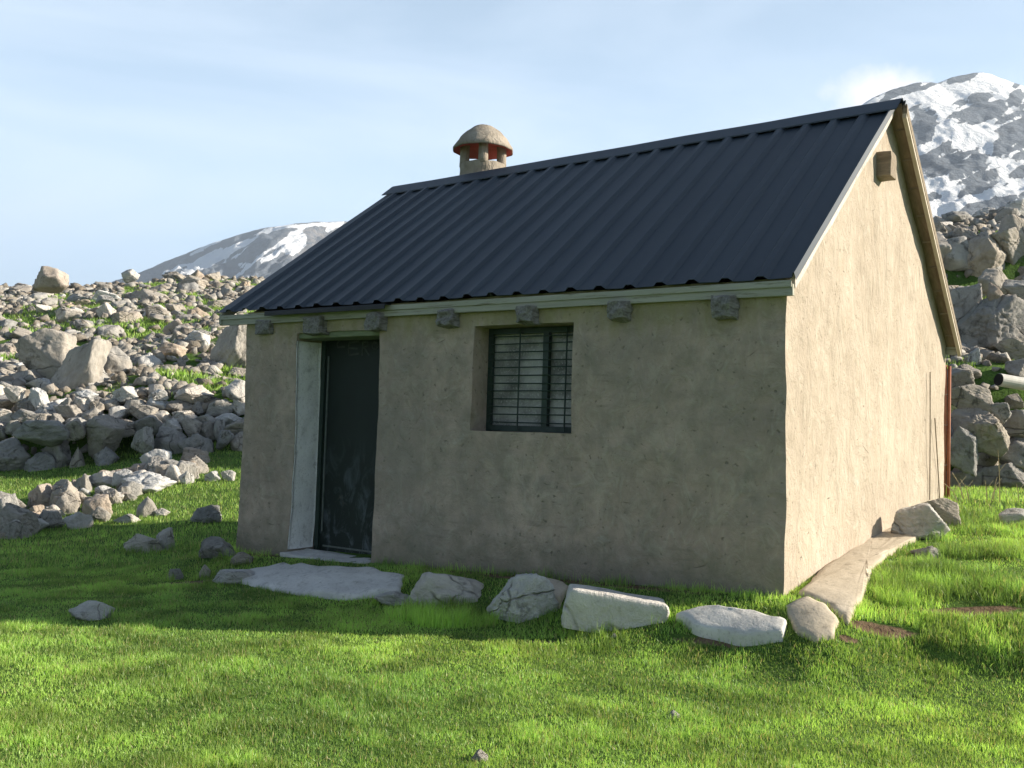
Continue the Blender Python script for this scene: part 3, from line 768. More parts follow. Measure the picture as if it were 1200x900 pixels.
pix_rock('boulder', 1080, 584, 1128, 618, 'brown boulder behind the cream one at the foot of the rusty post', 'rock', 'rock', 4, deep=.8, sink=.1)
pix_rock('stone', 1172, 596, 1216, 617, 'pale stone on the sunlit grass bank at the right edge', 'stone', PALE, 6, deep=.8)
pix_rock('stone', 1070, 640, 1108, 654, 'flat brown stone sunk in the grass bank beside the gable', 'stone', 'rock', 8, deep=.8, sink=.4)
for a in [(143, 626, 186, 648, 'pale low rock on the shaded lawn, left of a rounder one touching it', PALE, 0),
          (180, 619, 205, 645, 'round pale rock on the shaded lawn touching a longer low one', PALE, 7),
          (228, 631, 276, 655, 'dark smooth rock on the shaded lawn nearest the hut corner', 'dark_rock', 2),
          (219, 592, 258, 613, 'dark grey rock on the shaded lawn left of the hut', 'dark_rock', 3),
          (158, 582, 184, 606, 'knobbly grey rock standing at the shadow edge on the lawn', 'rock', 9),
          (178, 596, 197, 605, 'small pale stone lying beside the knobbly grey rock', PALE, 5),
          (130, 602, 160, 613, 'thin flat stone lying on the lawn left of the knobbly rock', PALE, 10),
          (238, 552, 258, 564, 'small pale stone near the wall foot, left one of a pair', PALE, 1),
          (257, 551, 275, 563, 'small pale stone near the wall foot, right one of a pair', PALE, 4),
          (208, 552, 226, 567, 'tiny upright stone on the lawn below the long cracked boulder', PALE, 8),
          (194, 667, 214, 680, 'small grey stone left of the concrete apron', 'rock', 11),
          (232, 662, 246, 678, 'small whitish stone left of the concrete apron', PALE, 12),
          (240, 669, 300, 685, 'pale shallow stone just left of the concrete apron', PALE, 13),
          (268, 647, 296, 662, 'mossy grey stone at the left front corner of the hut', 'rock', 12),
          (78, 707, 126, 727, 'bluish white stone lying in the grass at the edge of the hut shadow', PALE, 6),
          (0, 614, 10, 628, 'white stone on the lawn at the left edge of the photo', PALE, 3)]:
    pix_rock('stone', a[0], a[1], a[2], a[3], a[4], 'stone', a[5], a[6], deep=.85, sink=.35)
for u, v, w in [(562, 886, 20), (790, 838, 15), (720, 745, 8)]:
    pix_rock('pebble', u-w/2, v-w*.3, u+w/2, v+w*.3, {562: 'white pebble in the sunlit grass at the bottom of the photo', 790: 'small grey pebble in the sunlit grass right of centre', 720: 'tiny pebble in the grass below the squared white block'}[u], 'pebble', PALE, 9, sink=.3, reg=False)
# sunlit outcrop on the left lawn
OUT = [(-14, 590, 40, 628, 'rock', 0), (10, 600, 36, 622, 'rock', 6), (28, 567, 62, 596, 'rust_rock', 1), (50, 563, 92, 597, 'rock', 2), (86, 555, 104, 578, 'rock', 10), (60, 575, 90, 602, 'rock', 9), (96, 552, 134, 571, PALE, 3), (124, 550, 150, 566, 'rust_rock', 4),
       (134, 554, 196, 578, PALE, 5), (92, 580, 130, 606, 'rust_rock', 7), (70, 600, 104, 620, PALE, 8), (38, 598, 70, 620, 'rock', 11), (102, 594, 126, 612, 'rock', 12), (20, 608, 50, 625, PALE, 13)]
OL = ['grey rock at the far left of the sunlit outcrop', 'small rock wedged low in the left of the sunlit outcrop', 'warm brown rock at the back left of the outcrop', 'tall grey rock at the back of the outcrop',
      'narrow pointed rock at the middle back of the outcrop', 'grey rock in the heart of the lawn outcrop', 'pale low rock at the back of the outcrop by the stone wall', 'brownish mossy rock at the back right of the outcrop',
      'broad pale sunlit rock at the right end of the outcrop', 'brown streaked rock at the front right of the outcrop', 'pale rock at the front edge of the outcrop', 'grey rock at the front of the outcrop under the tall one', 'small grey rock at the right front of the outcrop', 'pale flat rock at the front left of the outcrop']
ro = random.Random(77)
for k in range(80):
    t = ro.random(); uc = -20+250*t; vc = 622-72*t+ro.uniform(-26, 20)*(1-.45*t); w_ = ro.uniform(14, 40); h_ = w_*ro.uniform(.4, .7)
    pix_rock('outcrop_rock', uc-w_/2, vc-h_, uc+w_/2, vc, 'grey rock among the tumbled stones of the lawn outcrop left of the hut', 'rock', ro.choice(['rock', 'rock', PALE, 'rust_rock']), ro.randrange(NR), deep=1., sink=.5, tilt=ro.uniform(-.4, .4), group='tumbled rocks of the lawn outcrop')
for a, l in zip(OUT, OL): pix_rock('rock', *a[:4], l, 'rock', a[4], a[5], deep=1., sink=.3)

# ------------------------------------------------------------------ dry stone wall and the boulders at its foot
for a in [(-30, 512, 24, 562, 'broad rounded grey boulder at the left edge below the stone wall', 0), (18, 530, 64, 566, 'low domed boulder at the foot of the stone wall', 2),
          (44, 512, 82, 560, 'cracked upright boulder at the foot of the stone wall', 1), (80, 524, 98, 562, 'slim grey boulder squeezed between two big ones at the wall foot', 9), (94, 486, 142, 540, 'big tall speckled boulder set in the stone wall', 4), (106, 524, 134, 556, 'grey boulder below the big speckled one', 5),
          (150, 500, 178, 532, 'square-faced boulder left of the long cracked one in the wall', 3), (172, 500, 216, 540, 'pale left half of the long cracked boulder in the wall', 7), (204, 508, 246, 540, 'pale rounded boulder at the right end of the long cracked pair', 8), (140, 530, 204, 560, 'low wide boulder lying below the cracked pair', 10),
          (10, 492, 76, 522, 'long brown flat boulder built into the left of the wall', 11), (72, 490, 98, 516, 'grey upright block beside the big speckled boulder', 12), (250, 504, 272, 526, 'grey block low in the wall near the hut', 13), (268, 506, 292, 534, 'pale boulder at the wall foot right beside the hut corner', 6)]:
    pix_rock('boulder', *a[:4], a[4], 'rock', 'dark_rock' if a[5] % 3 else 'rock', a[5], depth=19.0+.4*random.random(), deep=1., sink=.05, reg=False)
wl = at_depth(130, 520, 19.9); dsw = empty('dry_stone_wall', (wl[0], wl[1], hz(wl[0], wl[1])))
tag(dsw, 'rough dry stone wall of grey rocks along the foot of the hillside', 'stone wall')
rw = random.Random(5); taken = []
cnt = 0
for row, (vb, hs) in enumerate([(500, 18), (488, 16), (477, 15)]):
    u = -130
    while u < 400:
        w = rw.uniform(16, 40)*(1. if row else .9); h = hs*rw.uniform(.8, 1.3); vv = vb+rw.uniform(-4, 4)+(4 if u > 180 else 0)
        dep = 19.75+row*.3+rw.uniform(-.1, .1)
        o = pix_rock('stone', u, vv-h/2-2, u+w, vv+h/2+2, None, None, rw.choice(['rock', 'rock', 'dark_rock', 'pale_rock']), rw.randrange(NR), depth=dep, deep=1.1, sink=0, tilt=rw.uniform(-.3, .3), reg=False, parent=dsw)
        o.location = Vector(o.location)-dsw.location; u += w*.86; cnt += 1
for k, a in enumerate([(200, 450, 245, 474), (128, 452, 160, 472), (170, 456, 196, 470), (30, 454, 56, 478), (0, 452, 26, 470), (84, 456, 110, 470), (262, 444, 290, 470)]):
    o = pix_rock('stone', *a, None, None, PALE, k, depth=20.4, deep=1., sink=.1, reg=False, parent=dsw); o.location = Vector(o.location)-dsw.location

# ------------------------------------------------------------------ hillside rocks, left
HG = 'rocks strewn over the left hillside'
HL = 'grey limestone rock lying among others on the hillside left of the hut'
def feat(u0, v0, u1, v1, lab, mat, i, tilt=0., dep=None, deep=1.):
    pix_rock('hillside_rock', u0, v0, u1, v1, lab, 'rock', mat, i, depth=dep, deep=deep, sink=.6, tilt=tilt, reg=False)
feat(34, 311, 76, 330, 'orange-brown boulder on the skyline of the left hillside', 'rust_rock', 7)
feat(62, 388, 116, 450, 'largest pale slab-sided boulder on the lower left hillside', 'rock', 1, .5, 22.5)
feat(12, 385, 84, 430, 'big shaded grey boulder left of the pale slab on the hillside', 'rock', 4, -.2, 23.4)
feat(108, 404, 150, 428, 'broad warm boulder right of the pale slab on the hillside', 'rock', 9, 0, 23.6)
feat(244, 372, 292, 416, 'large grey boulder showing beside the hut under the roof corner', 'rock', 3, .2, 24.5)
feat(206, 322, 244, 338, 'wide flat boulder on the skyline below the far mountain', 'rock', 0)
feat(142, 315, 161, 325, 'small pale knob of rock standing on the skyline', PALE, 6)
feat(166, 354, 204, 372, 'wide pale pointed boulder in the middle of the hillside', PALE, 10)
feat(112, 354, 134, 372, 'pale rounded boulder mid hillside left of the pointed one', PALE, 5)
feat(30, 326, 62, 346, 'grey block high on the hillside under the orange boulder', 'rock', 7)
feat(190, 372, 218, 392, 'warm blocky boulder on the hillside near the roof corner', 'rust_rock', 12)
feat(160, 412, 186, 430, 'pale boulder low on the hillside between grass patches', PALE, 8)
placed = []; n_left = 0; tries = 0; rl = random.Random(21)
while n_left < 280 and tries < 20000:
    tries += 1
    d = 20.8+33*rl.random()**1.1; u = rl.uniform(-.56, -.255)
    x, y = CAM[:2]+FH*d+RH*u*d
    s = rl.choice([.3, .36, .42, .5, .62, .8, 1.0])*rl.uniform(.8, 1.2)*(.70+.013*d)
    if vn(np.array([x/2.6]), np.array([y/2.6]), 77)[0] > .35: continue
    if any((x-a)**2+(y-b)**2 < (.40*(s+c))**2 for a, b, c in placed): continue
    placed.append((x, y, s)); n_left += 1
    h = s*rl.uniform(.4, .72); z = hz(x, y)
    o = put_rock('hillside_rock', (x, y, z+h*.10), (s, s*rl.uniform(.7, 1.1), h), rl.choice(['rock', 'rock', 'rock', 'rock', 'pale_rock', 'dark_rock', 'dark_rock', 'rust_rock'] if d > 25 else ['rock', 'pale_rock', 'dark_rock', 'rock']), rl.randrange(NR), rl.uniform(0, 6.28), rl.uniform(-.35, .35), rl.uniform(-.25, .25))
    tag(o, HL, 'rock', HG)

# ------------------------------------------------------------------ boulders on the right slope
def bd(u0, v0, u1, v1, lab, mat, i, dep, tilt=0., deep=1.):
    pix_rock('boulder', u0, v0, u1, v1, lab, 'rock', mat, i, depth=dep, deep=deep, sink=.1, tilt=tilt, reg=False)
bd(1108, 500, 1152, 552, 'rounded grey boulder low in the pile right behind the rusty post', 'dark_rock', 0, 12.9)
bd(1146, 542, 1212, 582, 'wide flat-faced boulder at the bottom of the pile on the right', 'dark_rock', 3, 13.0)
bd(1122, 478, 1188, 528, 'sunlit cracked boulder in the middle of the pile', 'rock', 2, 13.0, .1)
bd(1110, 450, 1168, 486, 'grey boulder overhanging the sunlit cracked one', 'rock', 4, 13.3)
bd(1160, 470, 1188, 494, 'small leaning boulder wedged right of the overhanging one', 'rock', 5, 13.2, .4)
bd(1182, 480, 1230, 512, 'grey boulder at the right edge above the dark one', 'rock', 7, 13.3)
bd(1172, 510, 1230, 546, 'dark boulder at the right edge of the pile', 'dark_rock', 9, 13.2)
bd(1098, 482, 1124, 524, 'dark boulder half hidden by the rusty post', 'dark_rock', 8, 13.2)
bd(1104, 552, 1150, 584, 'dark low boulder in the grass behind the rusty post', 'dark_rock', 11, 13.2)
bd(1108, 430, 1146, 456, 'pale rock at the top of the pile beside the gable', 'rock', 12, 13.8)
bd(1136, 406, 1152, 434, 'small white pointed rock lit by the sun on the slope', PALE, 1, 15.0, .2)
bd(1130, 344, 1212, 408, 'huge smooth grey boulder on the right slope', 'dark_rock', 2, 16.5, 0, .8)
bd(1112, 326, 1158, 384, 'sunlit leaning boulder left of the huge smooth one', 'rock', 1, 17.0, .5)
bd(1150, 312, 1190, 346, 'pale blocky boulder above the huge smooth one', 'rock', 6, 17.8)
bd(1174, 326, 1220, 352, 'rough pale boulder at the right edge above the huge smooth one', 'rock', 13, 17.8)
bd(1160, 330, 1176, 352, 'small warm rock perched on the huge smooth boulder', 'rust_rock', 10, 16.6)
bd(1174, 392, 1230, 430, 'grey boulder at the right edge below the huge smooth one', 'rock', 4, 15.4)
bd(1090, 268, 1140, 306, 'grey crag beside the roof edge high on the right slope', 'dark_rock', 3, 23.5)
bd(1124, 276, 1152, 312, 'small grey crag between two larger ones high on the right slope', 'rock', 9, 23.0)
bd(1140, 264, 1190, 326, 'big jagged outcrop high on the right slope', 'rock', 0, 22.4)
bd(1172, 250, 1216, 310, 'broken outcrop at the right edge of the slope', 'rock', 7, 23.0)
bd(1178, 234, 1214, 262, 'pale crag on the skyline at the right edge', PALE, 11, 28.0)
bd(1140, 255, 1172, 276, 'grey rock on the grassy skyline of the right slope', 'rock', 8, 27.0)
rc_ = random.Random(8)
for k in range(12):
    d = 22.6+rc_.uniform(-.15, .5); u = .395+.018*k; x, y = CAM[:2]+FH*d+RH*u*d; w_ = rc_.uniform(.8, 1.5)
    o = put_rock('crag', (x, y, hz(x, y)-.1+rc_.uniform(-.3, .25)), (w_, 1., rc_.uniform(.7, 1.3)), rc_.choice(['rock', 'dark_rock']), rc_.randrange(NR), rc_.uniform(0, 6.28), rc_.uniform(-.3, .3), rc_.uniform(-.2, .2))
    tag(o, 'grey crag in the low rock bluff near the top of the right slope', 'rock', 'crags of the low bluff on the right slope')
RG = 'rocks strewn over the right slope'
RL = 'grey rock lying on the stony slope right of the hut'
rr_ = random.Random(31); nr_ = 0; tries = 0; pl2 = []
while nr_ < 90 and tries < 5000:
    tries += 1
    d = 13.3+18*rr_.random(); u = rr_.uniform(.40, .60)
    x, y = CAM[:2]+FH*d+RH*u*d
    s = rr_.choice([.3, .4, .5, .7, .9])*rr_.uniform(.8, 1.2)
    if any((x-a)**2+(y-b)**2 < (.34*(s+c))**2 for a, b, c in pl2): continue
    pl2.append((x, y, s)); nr_ += 1; h = s*rr_.uniform(.5, .9)
    o = put_rock('slope_rock', (x, y, hz(x, y)+h*.15), (s, s*rr_.uniform(.7, 1.1), h), rr_.choice(['rock', 'dark_rock', 'rock', 'pale_rock']), rr_.randrange(NR), rr_.uniform(0, 6.28), rr_.uniform(-.35, .35), rr_.uniform(-.3, .3))
    tag(o, RL, 'rock', RG)
# pipe lying on the pile
pp = at_depth(1170.5, 445, 13.6); pipe = empty('drain_pipe', pp)
ax = Vector((RH[0]*.96-FH[0]*-.25, RH[1]*.96-FH[1]*-.25, -.10)).normalized()
mb = MB(); r0 = 7.6/FPX*13.6; mb.tube([Vector((0, 0, 0)), ax*.25, ax*1.3], r0, 20); mb.build('tube', 'pvc', pipe, smooth=False)
mb = MB(); mb.tube([ax*-.012, ax*.002], r0*.93, 20); mb.build('bore', 'hole', pipe)  # black disc on the closed end stands in for the shaded inside
tag(pipe, 'pale pipe with a black open end lying on the boulder pile', 'pipe')

# ------------------------------------------------------------------ loose rubble between the rocks (uncountable)
def rubble(name, n, reg, seed):
    r = np.random.default_rng(seed); Ps = []; Fs = []; b = 0; base = []
    for i in range(14):
        bm = bmesh.new(); pts = r.normal(size=(11, 3)); pts /= np.linalg.norm(pts, axis=1)[:, None]; pts *= r.uniform(.7, 1, (11, 1))
        for p in pts: bm.verts.new(p)
        bmesh.ops.convex_hull(bm, input=bm.verts[:]); bmesh.ops.triangulate(bm, faces=bm.faces[:])
        loose = [v for v in bm.verts if not v.link_faces]; bmesh.ops.delete(bm, geom=loose, context='VERTS'); bm.verts.index_update()
        P = np.array([v.co[:] for v in bm.verts]); F = np.array([[v.index for v in f.verts] for f in bm.faces]); bm.free()
        base.append((P/np.abs(P).max(0), F))
    d, u = reg(r, n); x = CAM[0]+FH[0]*d+RH[0]*u*d; y = CAM[1]+FH[1]*d+RH[1]*u*d
    d0 = 20.1+(13.5-20.1)*ss(0, .40, u)
    k = (d > d0+.1) & ((fbm(x/2.2, y/2.2, 88, 3) < .06) | (r.random(n) < .15)); x, y, d, u = x[k], y[k], d[k], u[k]; z = hgt(x, y)
    seen = ((u > -.57) & (u < -.25)) | (u > .40)
    S = (.10+.34*r.random(len(x))**1.7)*(.6+.02*d)*np.where(seen | (r.random(len(x)) < .6), 1, 2.2)
    for x_, y_, z_, s in zip(x, y, z, S):
        P, F = base[r.integers(14)]; a = r.uniform(0, 6.28); Q = P*np.array([s, s*r.uniform(.6, 1.1), s*r.uniform(.5, .95)])*.5
        Q = np.c_[Q[:, 0]*math.cos(a)-Q[:, 1]*math.sin(a), Q[:, 0]*math.sin(a)+Q[:, 1]*math.cos(a), Q[:, 2]]+np.array([x_, y_, z_+s*.1])
        Ps.append(Q); Fs.append(F+b); b += len(Q)
    me = np_mesh(name, np.concatenate(Ps), np.concatenate(Fs), 3); me.materials.append(MAT['rubble'])
    o = link(bpy.data.objects.new(name, me)); o['kind'] = 'stuff'; o['label'] = 'small broken stones scattered between the hillside rocks'; o['category'] = 'rubble'
def spots(r, n):
    w = r.random(n); d = np.where(w < .42, 20+32*r.random(n), np.where(w < .56, 13.4+17*r.random(n), 13.5+38*r.random(n)))
    u = np.where(w < .42, r.uniform(-.57, -.25, n), np.where(w < .56, r.uniform(.40, .60, n), r.uniform(-1.0, .75, n))); return d, u
rubble('rubble', 13000, spots, 5)

# ------------------------------------------------------------------ grass
def keep(x, y):
    k = ~((x > -W-.0) & (x < 0.0) & (y > -.0) & (y < D))
    for (cx_, cy_, a, b) in STONES:
        dx = x-cx_; dy = y-cy_; e1 = (dx*RH[0]+dy*RH[1])/max(a, .01); e2 = (dx*FH[0]+dy*FH[1])/max(b, .01)
        k &= (e1*e1+e2*e2) > .9
    for ring in SLABS:
        inside = np.zeros(len(x), bool); n = len(ring); P = np.array(ring)
        bb = (x > P[:, 0].min()) & (x < P[:, 0].max()) & (y > P[:, 1].min()) & (y < P[:, 1].max())
        xi, yi = x[bb], y[bb]; ins = np.zeros(len(xi), bool)
        for i in range(n):
            x1, y1 = P[i]; x2, y2 = P[(i+1) % n]
            c = ((y1 > yi) != (y2 > yi)) & (xi < (x2-x1)*(yi-y1)/(y2-y1+1e-12)+x1); ins ^= c
        inside[bb] = ins; k &= ~inside
    return k
def blades(name, x, y, length, width, label, tint, bend=.5, seg=3):
    n = len(x); z = hgt(x, y)-.01
    r = rng
    th = r.uniform(0, 2*PI, n); lean = np.abs(r.normal(0, bend, n)); ph = r.uniform(0, 2*PI, n)
    wx, wy = np.cos(th), np.sin(th); lx, ly = np.cos(ph), np.sin(ph)
    V = np.zeros((n, 2*seg+1, 3), np.float32)
    for k in range(seg+1):
        t = k/seg; ang = lean*t; zz = z+length*(t-.18*lean*t*t); off = length*.75*lean*t*t
        cx_ = x+lx*off; cy_ = y+ly*off; w = width*(1-t**1.8)*.5
        if k < seg:
            V[:, 2*k] = np.stack([cx_-wx*w, cy_-wy*w, zz], -1); V[:, 2*k+1] = np.stack([cx_+wx*w, cy_+wy*w, zz], -1)
        else: V[:, 2*seg] = np.stack([cx_, cy_, zz], -1)
    m = 2*seg+1; b = (np.arange(n)*m)[:, None, None]
    tr = []
    for k in range(seg-1): tr += [[2*k, 2*k+1, 2*k+3], [2*k, 2*k+3, 2*k+2]]
    tr.append([2*seg-2, 2*seg-1, 2*seg])
    F = (b+np.array(tr)[None]).reshape(-1, 3)
    me = np_mesh(name, V.reshape(-1, 3), F, 3); me.materials.append(MAT['grass'])
    c = np.ones((n, m, 4), np.float32); c[:, :, :3] = tint[:, None, :]
    a = me.attributes.new('tint', 'FLOAT_COLOR', 'POINT'); a.data.foreach_set('color', c.ravel())
    o = link(bpy.data.objects.new(name, me)); o['kind'] = 'stuff'; o['label'] = label; o['category'] = 'grass'
    return o
def tints(x, y, dry=.10):
    n = len(x); a = np.clip(.5+.6*fbm(x/1.3, y/1.3, 51, 4)+rng.normal(0, .16, n), 0, 1)[:, None]
    g = np.array([.110, .190, .052])*(1-a)+np.array([.255, .360, .085])*a
    b = np.clip(.5+1.3*fbm(x/.24+9, y/.24, 61, 3), 0, 1)[:, None]; g = g*(.66+.6*b)
    dm = rng.random(n) < dry; g[dm] = np.array([.30, .27, .13])*rng.uniform(.6, 1.1, (dm.sum(), 1))
    return g.astype(np.float32)
def scatter(n0, d0, d1, dens, ulim=.62):
    # rejection over the ground wedge in front of the viewer, thinning with distance
    dmax = d1; d = d0+(d1-d0)*rng.random(n0); s = rng.uniform(-1, 1, n0)*(ulim*d1+1.)
    p = dens(d)*(np.abs(s) < ulim*d+1.)
    k = rng.random(n0) < p; d, s = d[k], s[k]
    return CAM[0]+FH[0]*d+RH[0]*s, CAM[1]+FH[1]*d+RH[1]*s, d
GD = 1.0
x, y, d = scatter(int(2600000*GD), 2.6, 9.5, lambda d: np.clip((3.4/d)**1.5, 0, 1))
k = keep(x, y) & (soil_at(x, y)+.25*fbm(x/.12, y/.12, 9, 2) < .5); x, y, d = x[k], y[k], d[k]
tuf = np.clip(.5+1.2*fbm(x/.26, y/.26, 71, 3), 0, 1)
k = rng.random(len(x)) < .68+.32*tuf; x, y, d, tuf = x[k], y[k], d[k], tuf[k]
L = (.024+.020*tuf**1.5)*rng.uniform(.6, 1.35, len(x)); Wd = .0026*(1+.16*d)*rng.uniform(.7, 1.3, len(x))
bank = ss(-.5, .1, y)*ss(.15, .5, x); cl = np.clip(.5+1.5*fbm(x/.34, y/.34, 93, 2), 0, 1); L = L*(1+bank*(1.5*cl-.35)); lean_k = 1
blades('lawn_grass', x, y, L, Wd, 'short bright green turf covering the ground around the hut', tints(x, y), .6)
x, y, d = scatter(int(900000*GD), 9.5, 21.5, lambda d: .55*(9.5/d)**1.3)
dd, s_ = ds(x, y); k = keep(x, y) & ((s_ < -1.5) | (dd < 13.5)); x, y, d = x[k], y[k], d[k]
L = .055*rng.uniform(.5, 1.5, len(x)); blades('meadow_grass', x, y, L, .0075*rng.uniform(.7, 1.4, len(x)), 'green turf farther off on the slope towards the stone wall', tints(x, y), .6, 2)
# longer tufts round stones and wall foot
tx, ty, tl = [], [], []
def tuft(cx_, cy_, r_, n, ln):
    a = rng.uniform(0, 2*PI, n); q = r_*np.sqrt(rng.random(n)); tx.append(cx_+q*np.cos(a)); ty.append(cy_+q*np.sin(a)); tl.append(ln*rng.uniform(.5, 1.3, n))
for k in range(110):
    xx = -W+W*rng.random(); 
    if DX0-.1 < xx < DX1+.1: continue
    tuft(xx, -.05-.05*rng.random(), .06, 22, .045+.05*rng.random())
for k in range(34): tuft(.03+.03*rng.random(), .1+2.4*rng.random()**1.3, .04, 14, .06)
for (cx_, cy_, a, b) in STONES:
    if ds(cx_, cy_)[0] < 12:
        for k in range(max(4, int(a*60))):
            an = rng.uniform(0, 2*PI); px_ = cx_+RH[0]*a*1.12*math.cos(an)+FH[0]*b*1.12*math.sin(an); py_ = cy_+RH[1]*a*1.12*math.cos(an)+FH[1]*b*1.12*math.sin(an)
            if math.sin(an) < .3: tuft(px_, py_, .05, 24, .07+.05*rng.random())
for ring in SLABS:
    for (a, b) in ring:
        if rng.random() < .55: tuft(a, b, .035, 9, .055)
for u, v, r_, n, ln in [(520, 728, .22, 1500, .12), (480, 722, .18, 900, .10), (560, 730, .15, 600, .09), (700, 752, .2, 600, .07), (995, 650, .10, 500, .09), (990, 655, .07, 300, .08), (925, 716, .06, 300, .06), (1150, 612, .6, 2500, .09), (1062, 690, .2, 1500, .10), (1050, 705, .14, 900, .09), (1085, 668, .2, 1200, .10), (1130, 650, .2, 1200, .10), (1180, 650, .2, 1100, .10), (1060, 690, .3, 1200, .09), (1110, 680, .35, 2200, .09), (1160, 690, .3, 1500, .08)]:
    p = hit(u, v); tuft(p[0], p[1], r_, n, ln)
x = np.concatenate(tx); y = np.concatenate(ty); L = np.concatenate(tl)
k = keep(x, y); x, y, L = x[k], y[k], L[k]
blades('long_grass', x, y, L, .0042*rng.uniform(.7, 1.3, len(x)), 'longer grass tufts along the wall foot and around the stones', tints(x, y, .03), .55)
# hillside tufts
x, y, d = scatter(1300000, 19.5, 55, lambda d: np.full(len(d), .5), 1.)
dd, s_ = ds(x, y); u_ = s_/dd
k = ((u_ < -.05) | (u_ > .38)) & (fbm(x/2.2, y/2.2, 88, 3) > .02); x, y, d = x[k], y[k], d[k]
blades('hillside_grass', x, y, .13*rng.uniform(.5, 1.4, len(x)), .03*rng.uniform(.7, 1.4, len(x)), 'patches of green turf between the hillside rocks', tints(x, y, .04), .6, 2)
x, y, d = scatter(200000, 12.5, 20, lambda d: np.full(len(d), .6), .62)
dd, s_ = ds(x, y); u_ = s_/dd; k = (u_ > .36) & (fbm(x/1.4, y/1.4, 89, 3) > -.02); x, y = x[k], y[k]
blades('slope_grass', x, y, .08*rng.uniform(.5, 1.4, len(x)), .012*rng.uniform(.7, 1.4, len(x)), 'patches of green turf between the boulders of the right slope', tints(x, y, .04), .6, 2)
# dry stalks by the pile
for k, (u, v, ht) in enumerate([(1130, 588, .30), (1137, 589, .24), (1157, 588, .22), (1164, 588, .26), (1161, 589, .17), (1172, 590, .55), (1194, 590, .2), (1124, 590, .2)]):
    p = hit(u, v); lean = [-.10, -.08, -.02, .03, .05, -.02, -.02, -.12][k]; st = empty('dry_stalk', p)
    mb = MB(); mb.tube([(0, 0, -.03), (lean*.5*RH[0], lean*.5*RH[1], ht*.6), (lean*1.3*RH[0], lean*1.3*RH[1], ht)], .006, 5, .003); mb.build('stem', 'straw', st)
    mb = MB(); q = Vector((lean*.5*RH[0], lean*.5*RH[1], ht*.6)); mb.tube([q, q+Vector((RH[0]*.07, RH[1]*.07, .09))], .003, 5, .002); mb.build('side_twig', 'straw', st)
    if k == 5: tag(st, 'tallest dry stalk, forked, before the boulder pile', 'plant')
    else: tag(st, 'short dry straw-coloured stalk in the grass before the boulder pile', 'plant', 'dry stalks before the boulder pile')

# ------------------------------------------------------------------ far mountains
def mountain(name, prof, dep0, foot, cover, seed, nu, nv, amp, zfoot=-40, turn=None):
    us = np.array([p[0] for p in prof], float); vs_ = np.array([p[1] for p in prof], float)
    uu = np.linspace(us[0], us[-1], nu); pv = np.interp(uu, us, vs_)
    pv = pv+.8*fbm(uu/9, uu*0, seed, 4)
    dep = dep0+turn(uu); dep_ = dep[:, None]
    ridge = CAM[None]+(Fv[None]+Rv[None]*((uu-600)/FPX)[:, None]+Uv[None]*((450-pv)/FPX)[:, None])*dep_
    T = np.concatenate([np.linspace(0, 1, nv), 1+np.linspace(.05, .8, 12)])
    P = np.zeros((len(T), nu, 3)); tt = T[:, None]
    f3 = np.array([FH[0], FH[1], 0.])
    lat = ((uu-600)/FPX*dep)[None]+0*tt
    up = np.where(tt <= 1, tt**1.15, 1-(tt-1)*1.1)
    dist = (tt-1)*(dep[None]-foot-.7*turn(uu)[None])
    P[:, :, 0] = ridge[None, :, 0]+f3[0]*dist; P[:, :, 1] = ridge[None, :, 1]+f3[1]*dist
    env = np.sin(np.clip(tt, 0, 1)*PI)**.7
    a = lat/(dep0*.055); b = dist/(dep0*.075)
    rg = 1-np.abs(fbm(a*1.+.4*b, b*.7, seed+5, 5))*2
    nz = amp*env*(.75*(rg-.5)+.5*fbm(a*2.6, b*2.6, seed+9, 6, .6))
    P[:, :, 2] = zfoot+(ridge[None, :, 2]-zfoot)*up+nz
    idx = np.arange(len(T)*nu).reshape(len(T), nu)
    F = np.stack([idx[:-1, :-1], idx[:-1, 1:], idx[1:, 1:], idx[1:, :-1]], -1).reshape(-1, 4)
    V = P.reshape(-1, 3); me = np_mesh(name, V, F, 4); me.materials.append(MAT['mountain'])
    me.polygons.foreach_set('use_smooth', np.ones(len(F), bool))
    d = V-CAM; z = d@Fv; pu = 600+FPX*(d@Rv)/z; pv2 = 450-FPX*(d@Uv)/z
    c = np.ones((len(V), 4), np.float32); s, w = cover(pu, pv2); c[:, 0] = s; c[:, 1] = w; c[:, 2] = 0
    at = me.attributes.new('cover', 'FLOAT_COLOR', 'POINT'); at.data.foreach_set('color', c.ravel())
    o = link(bpy.data.objects.new(name, me)); o['kind'] = 'structure'
    return o
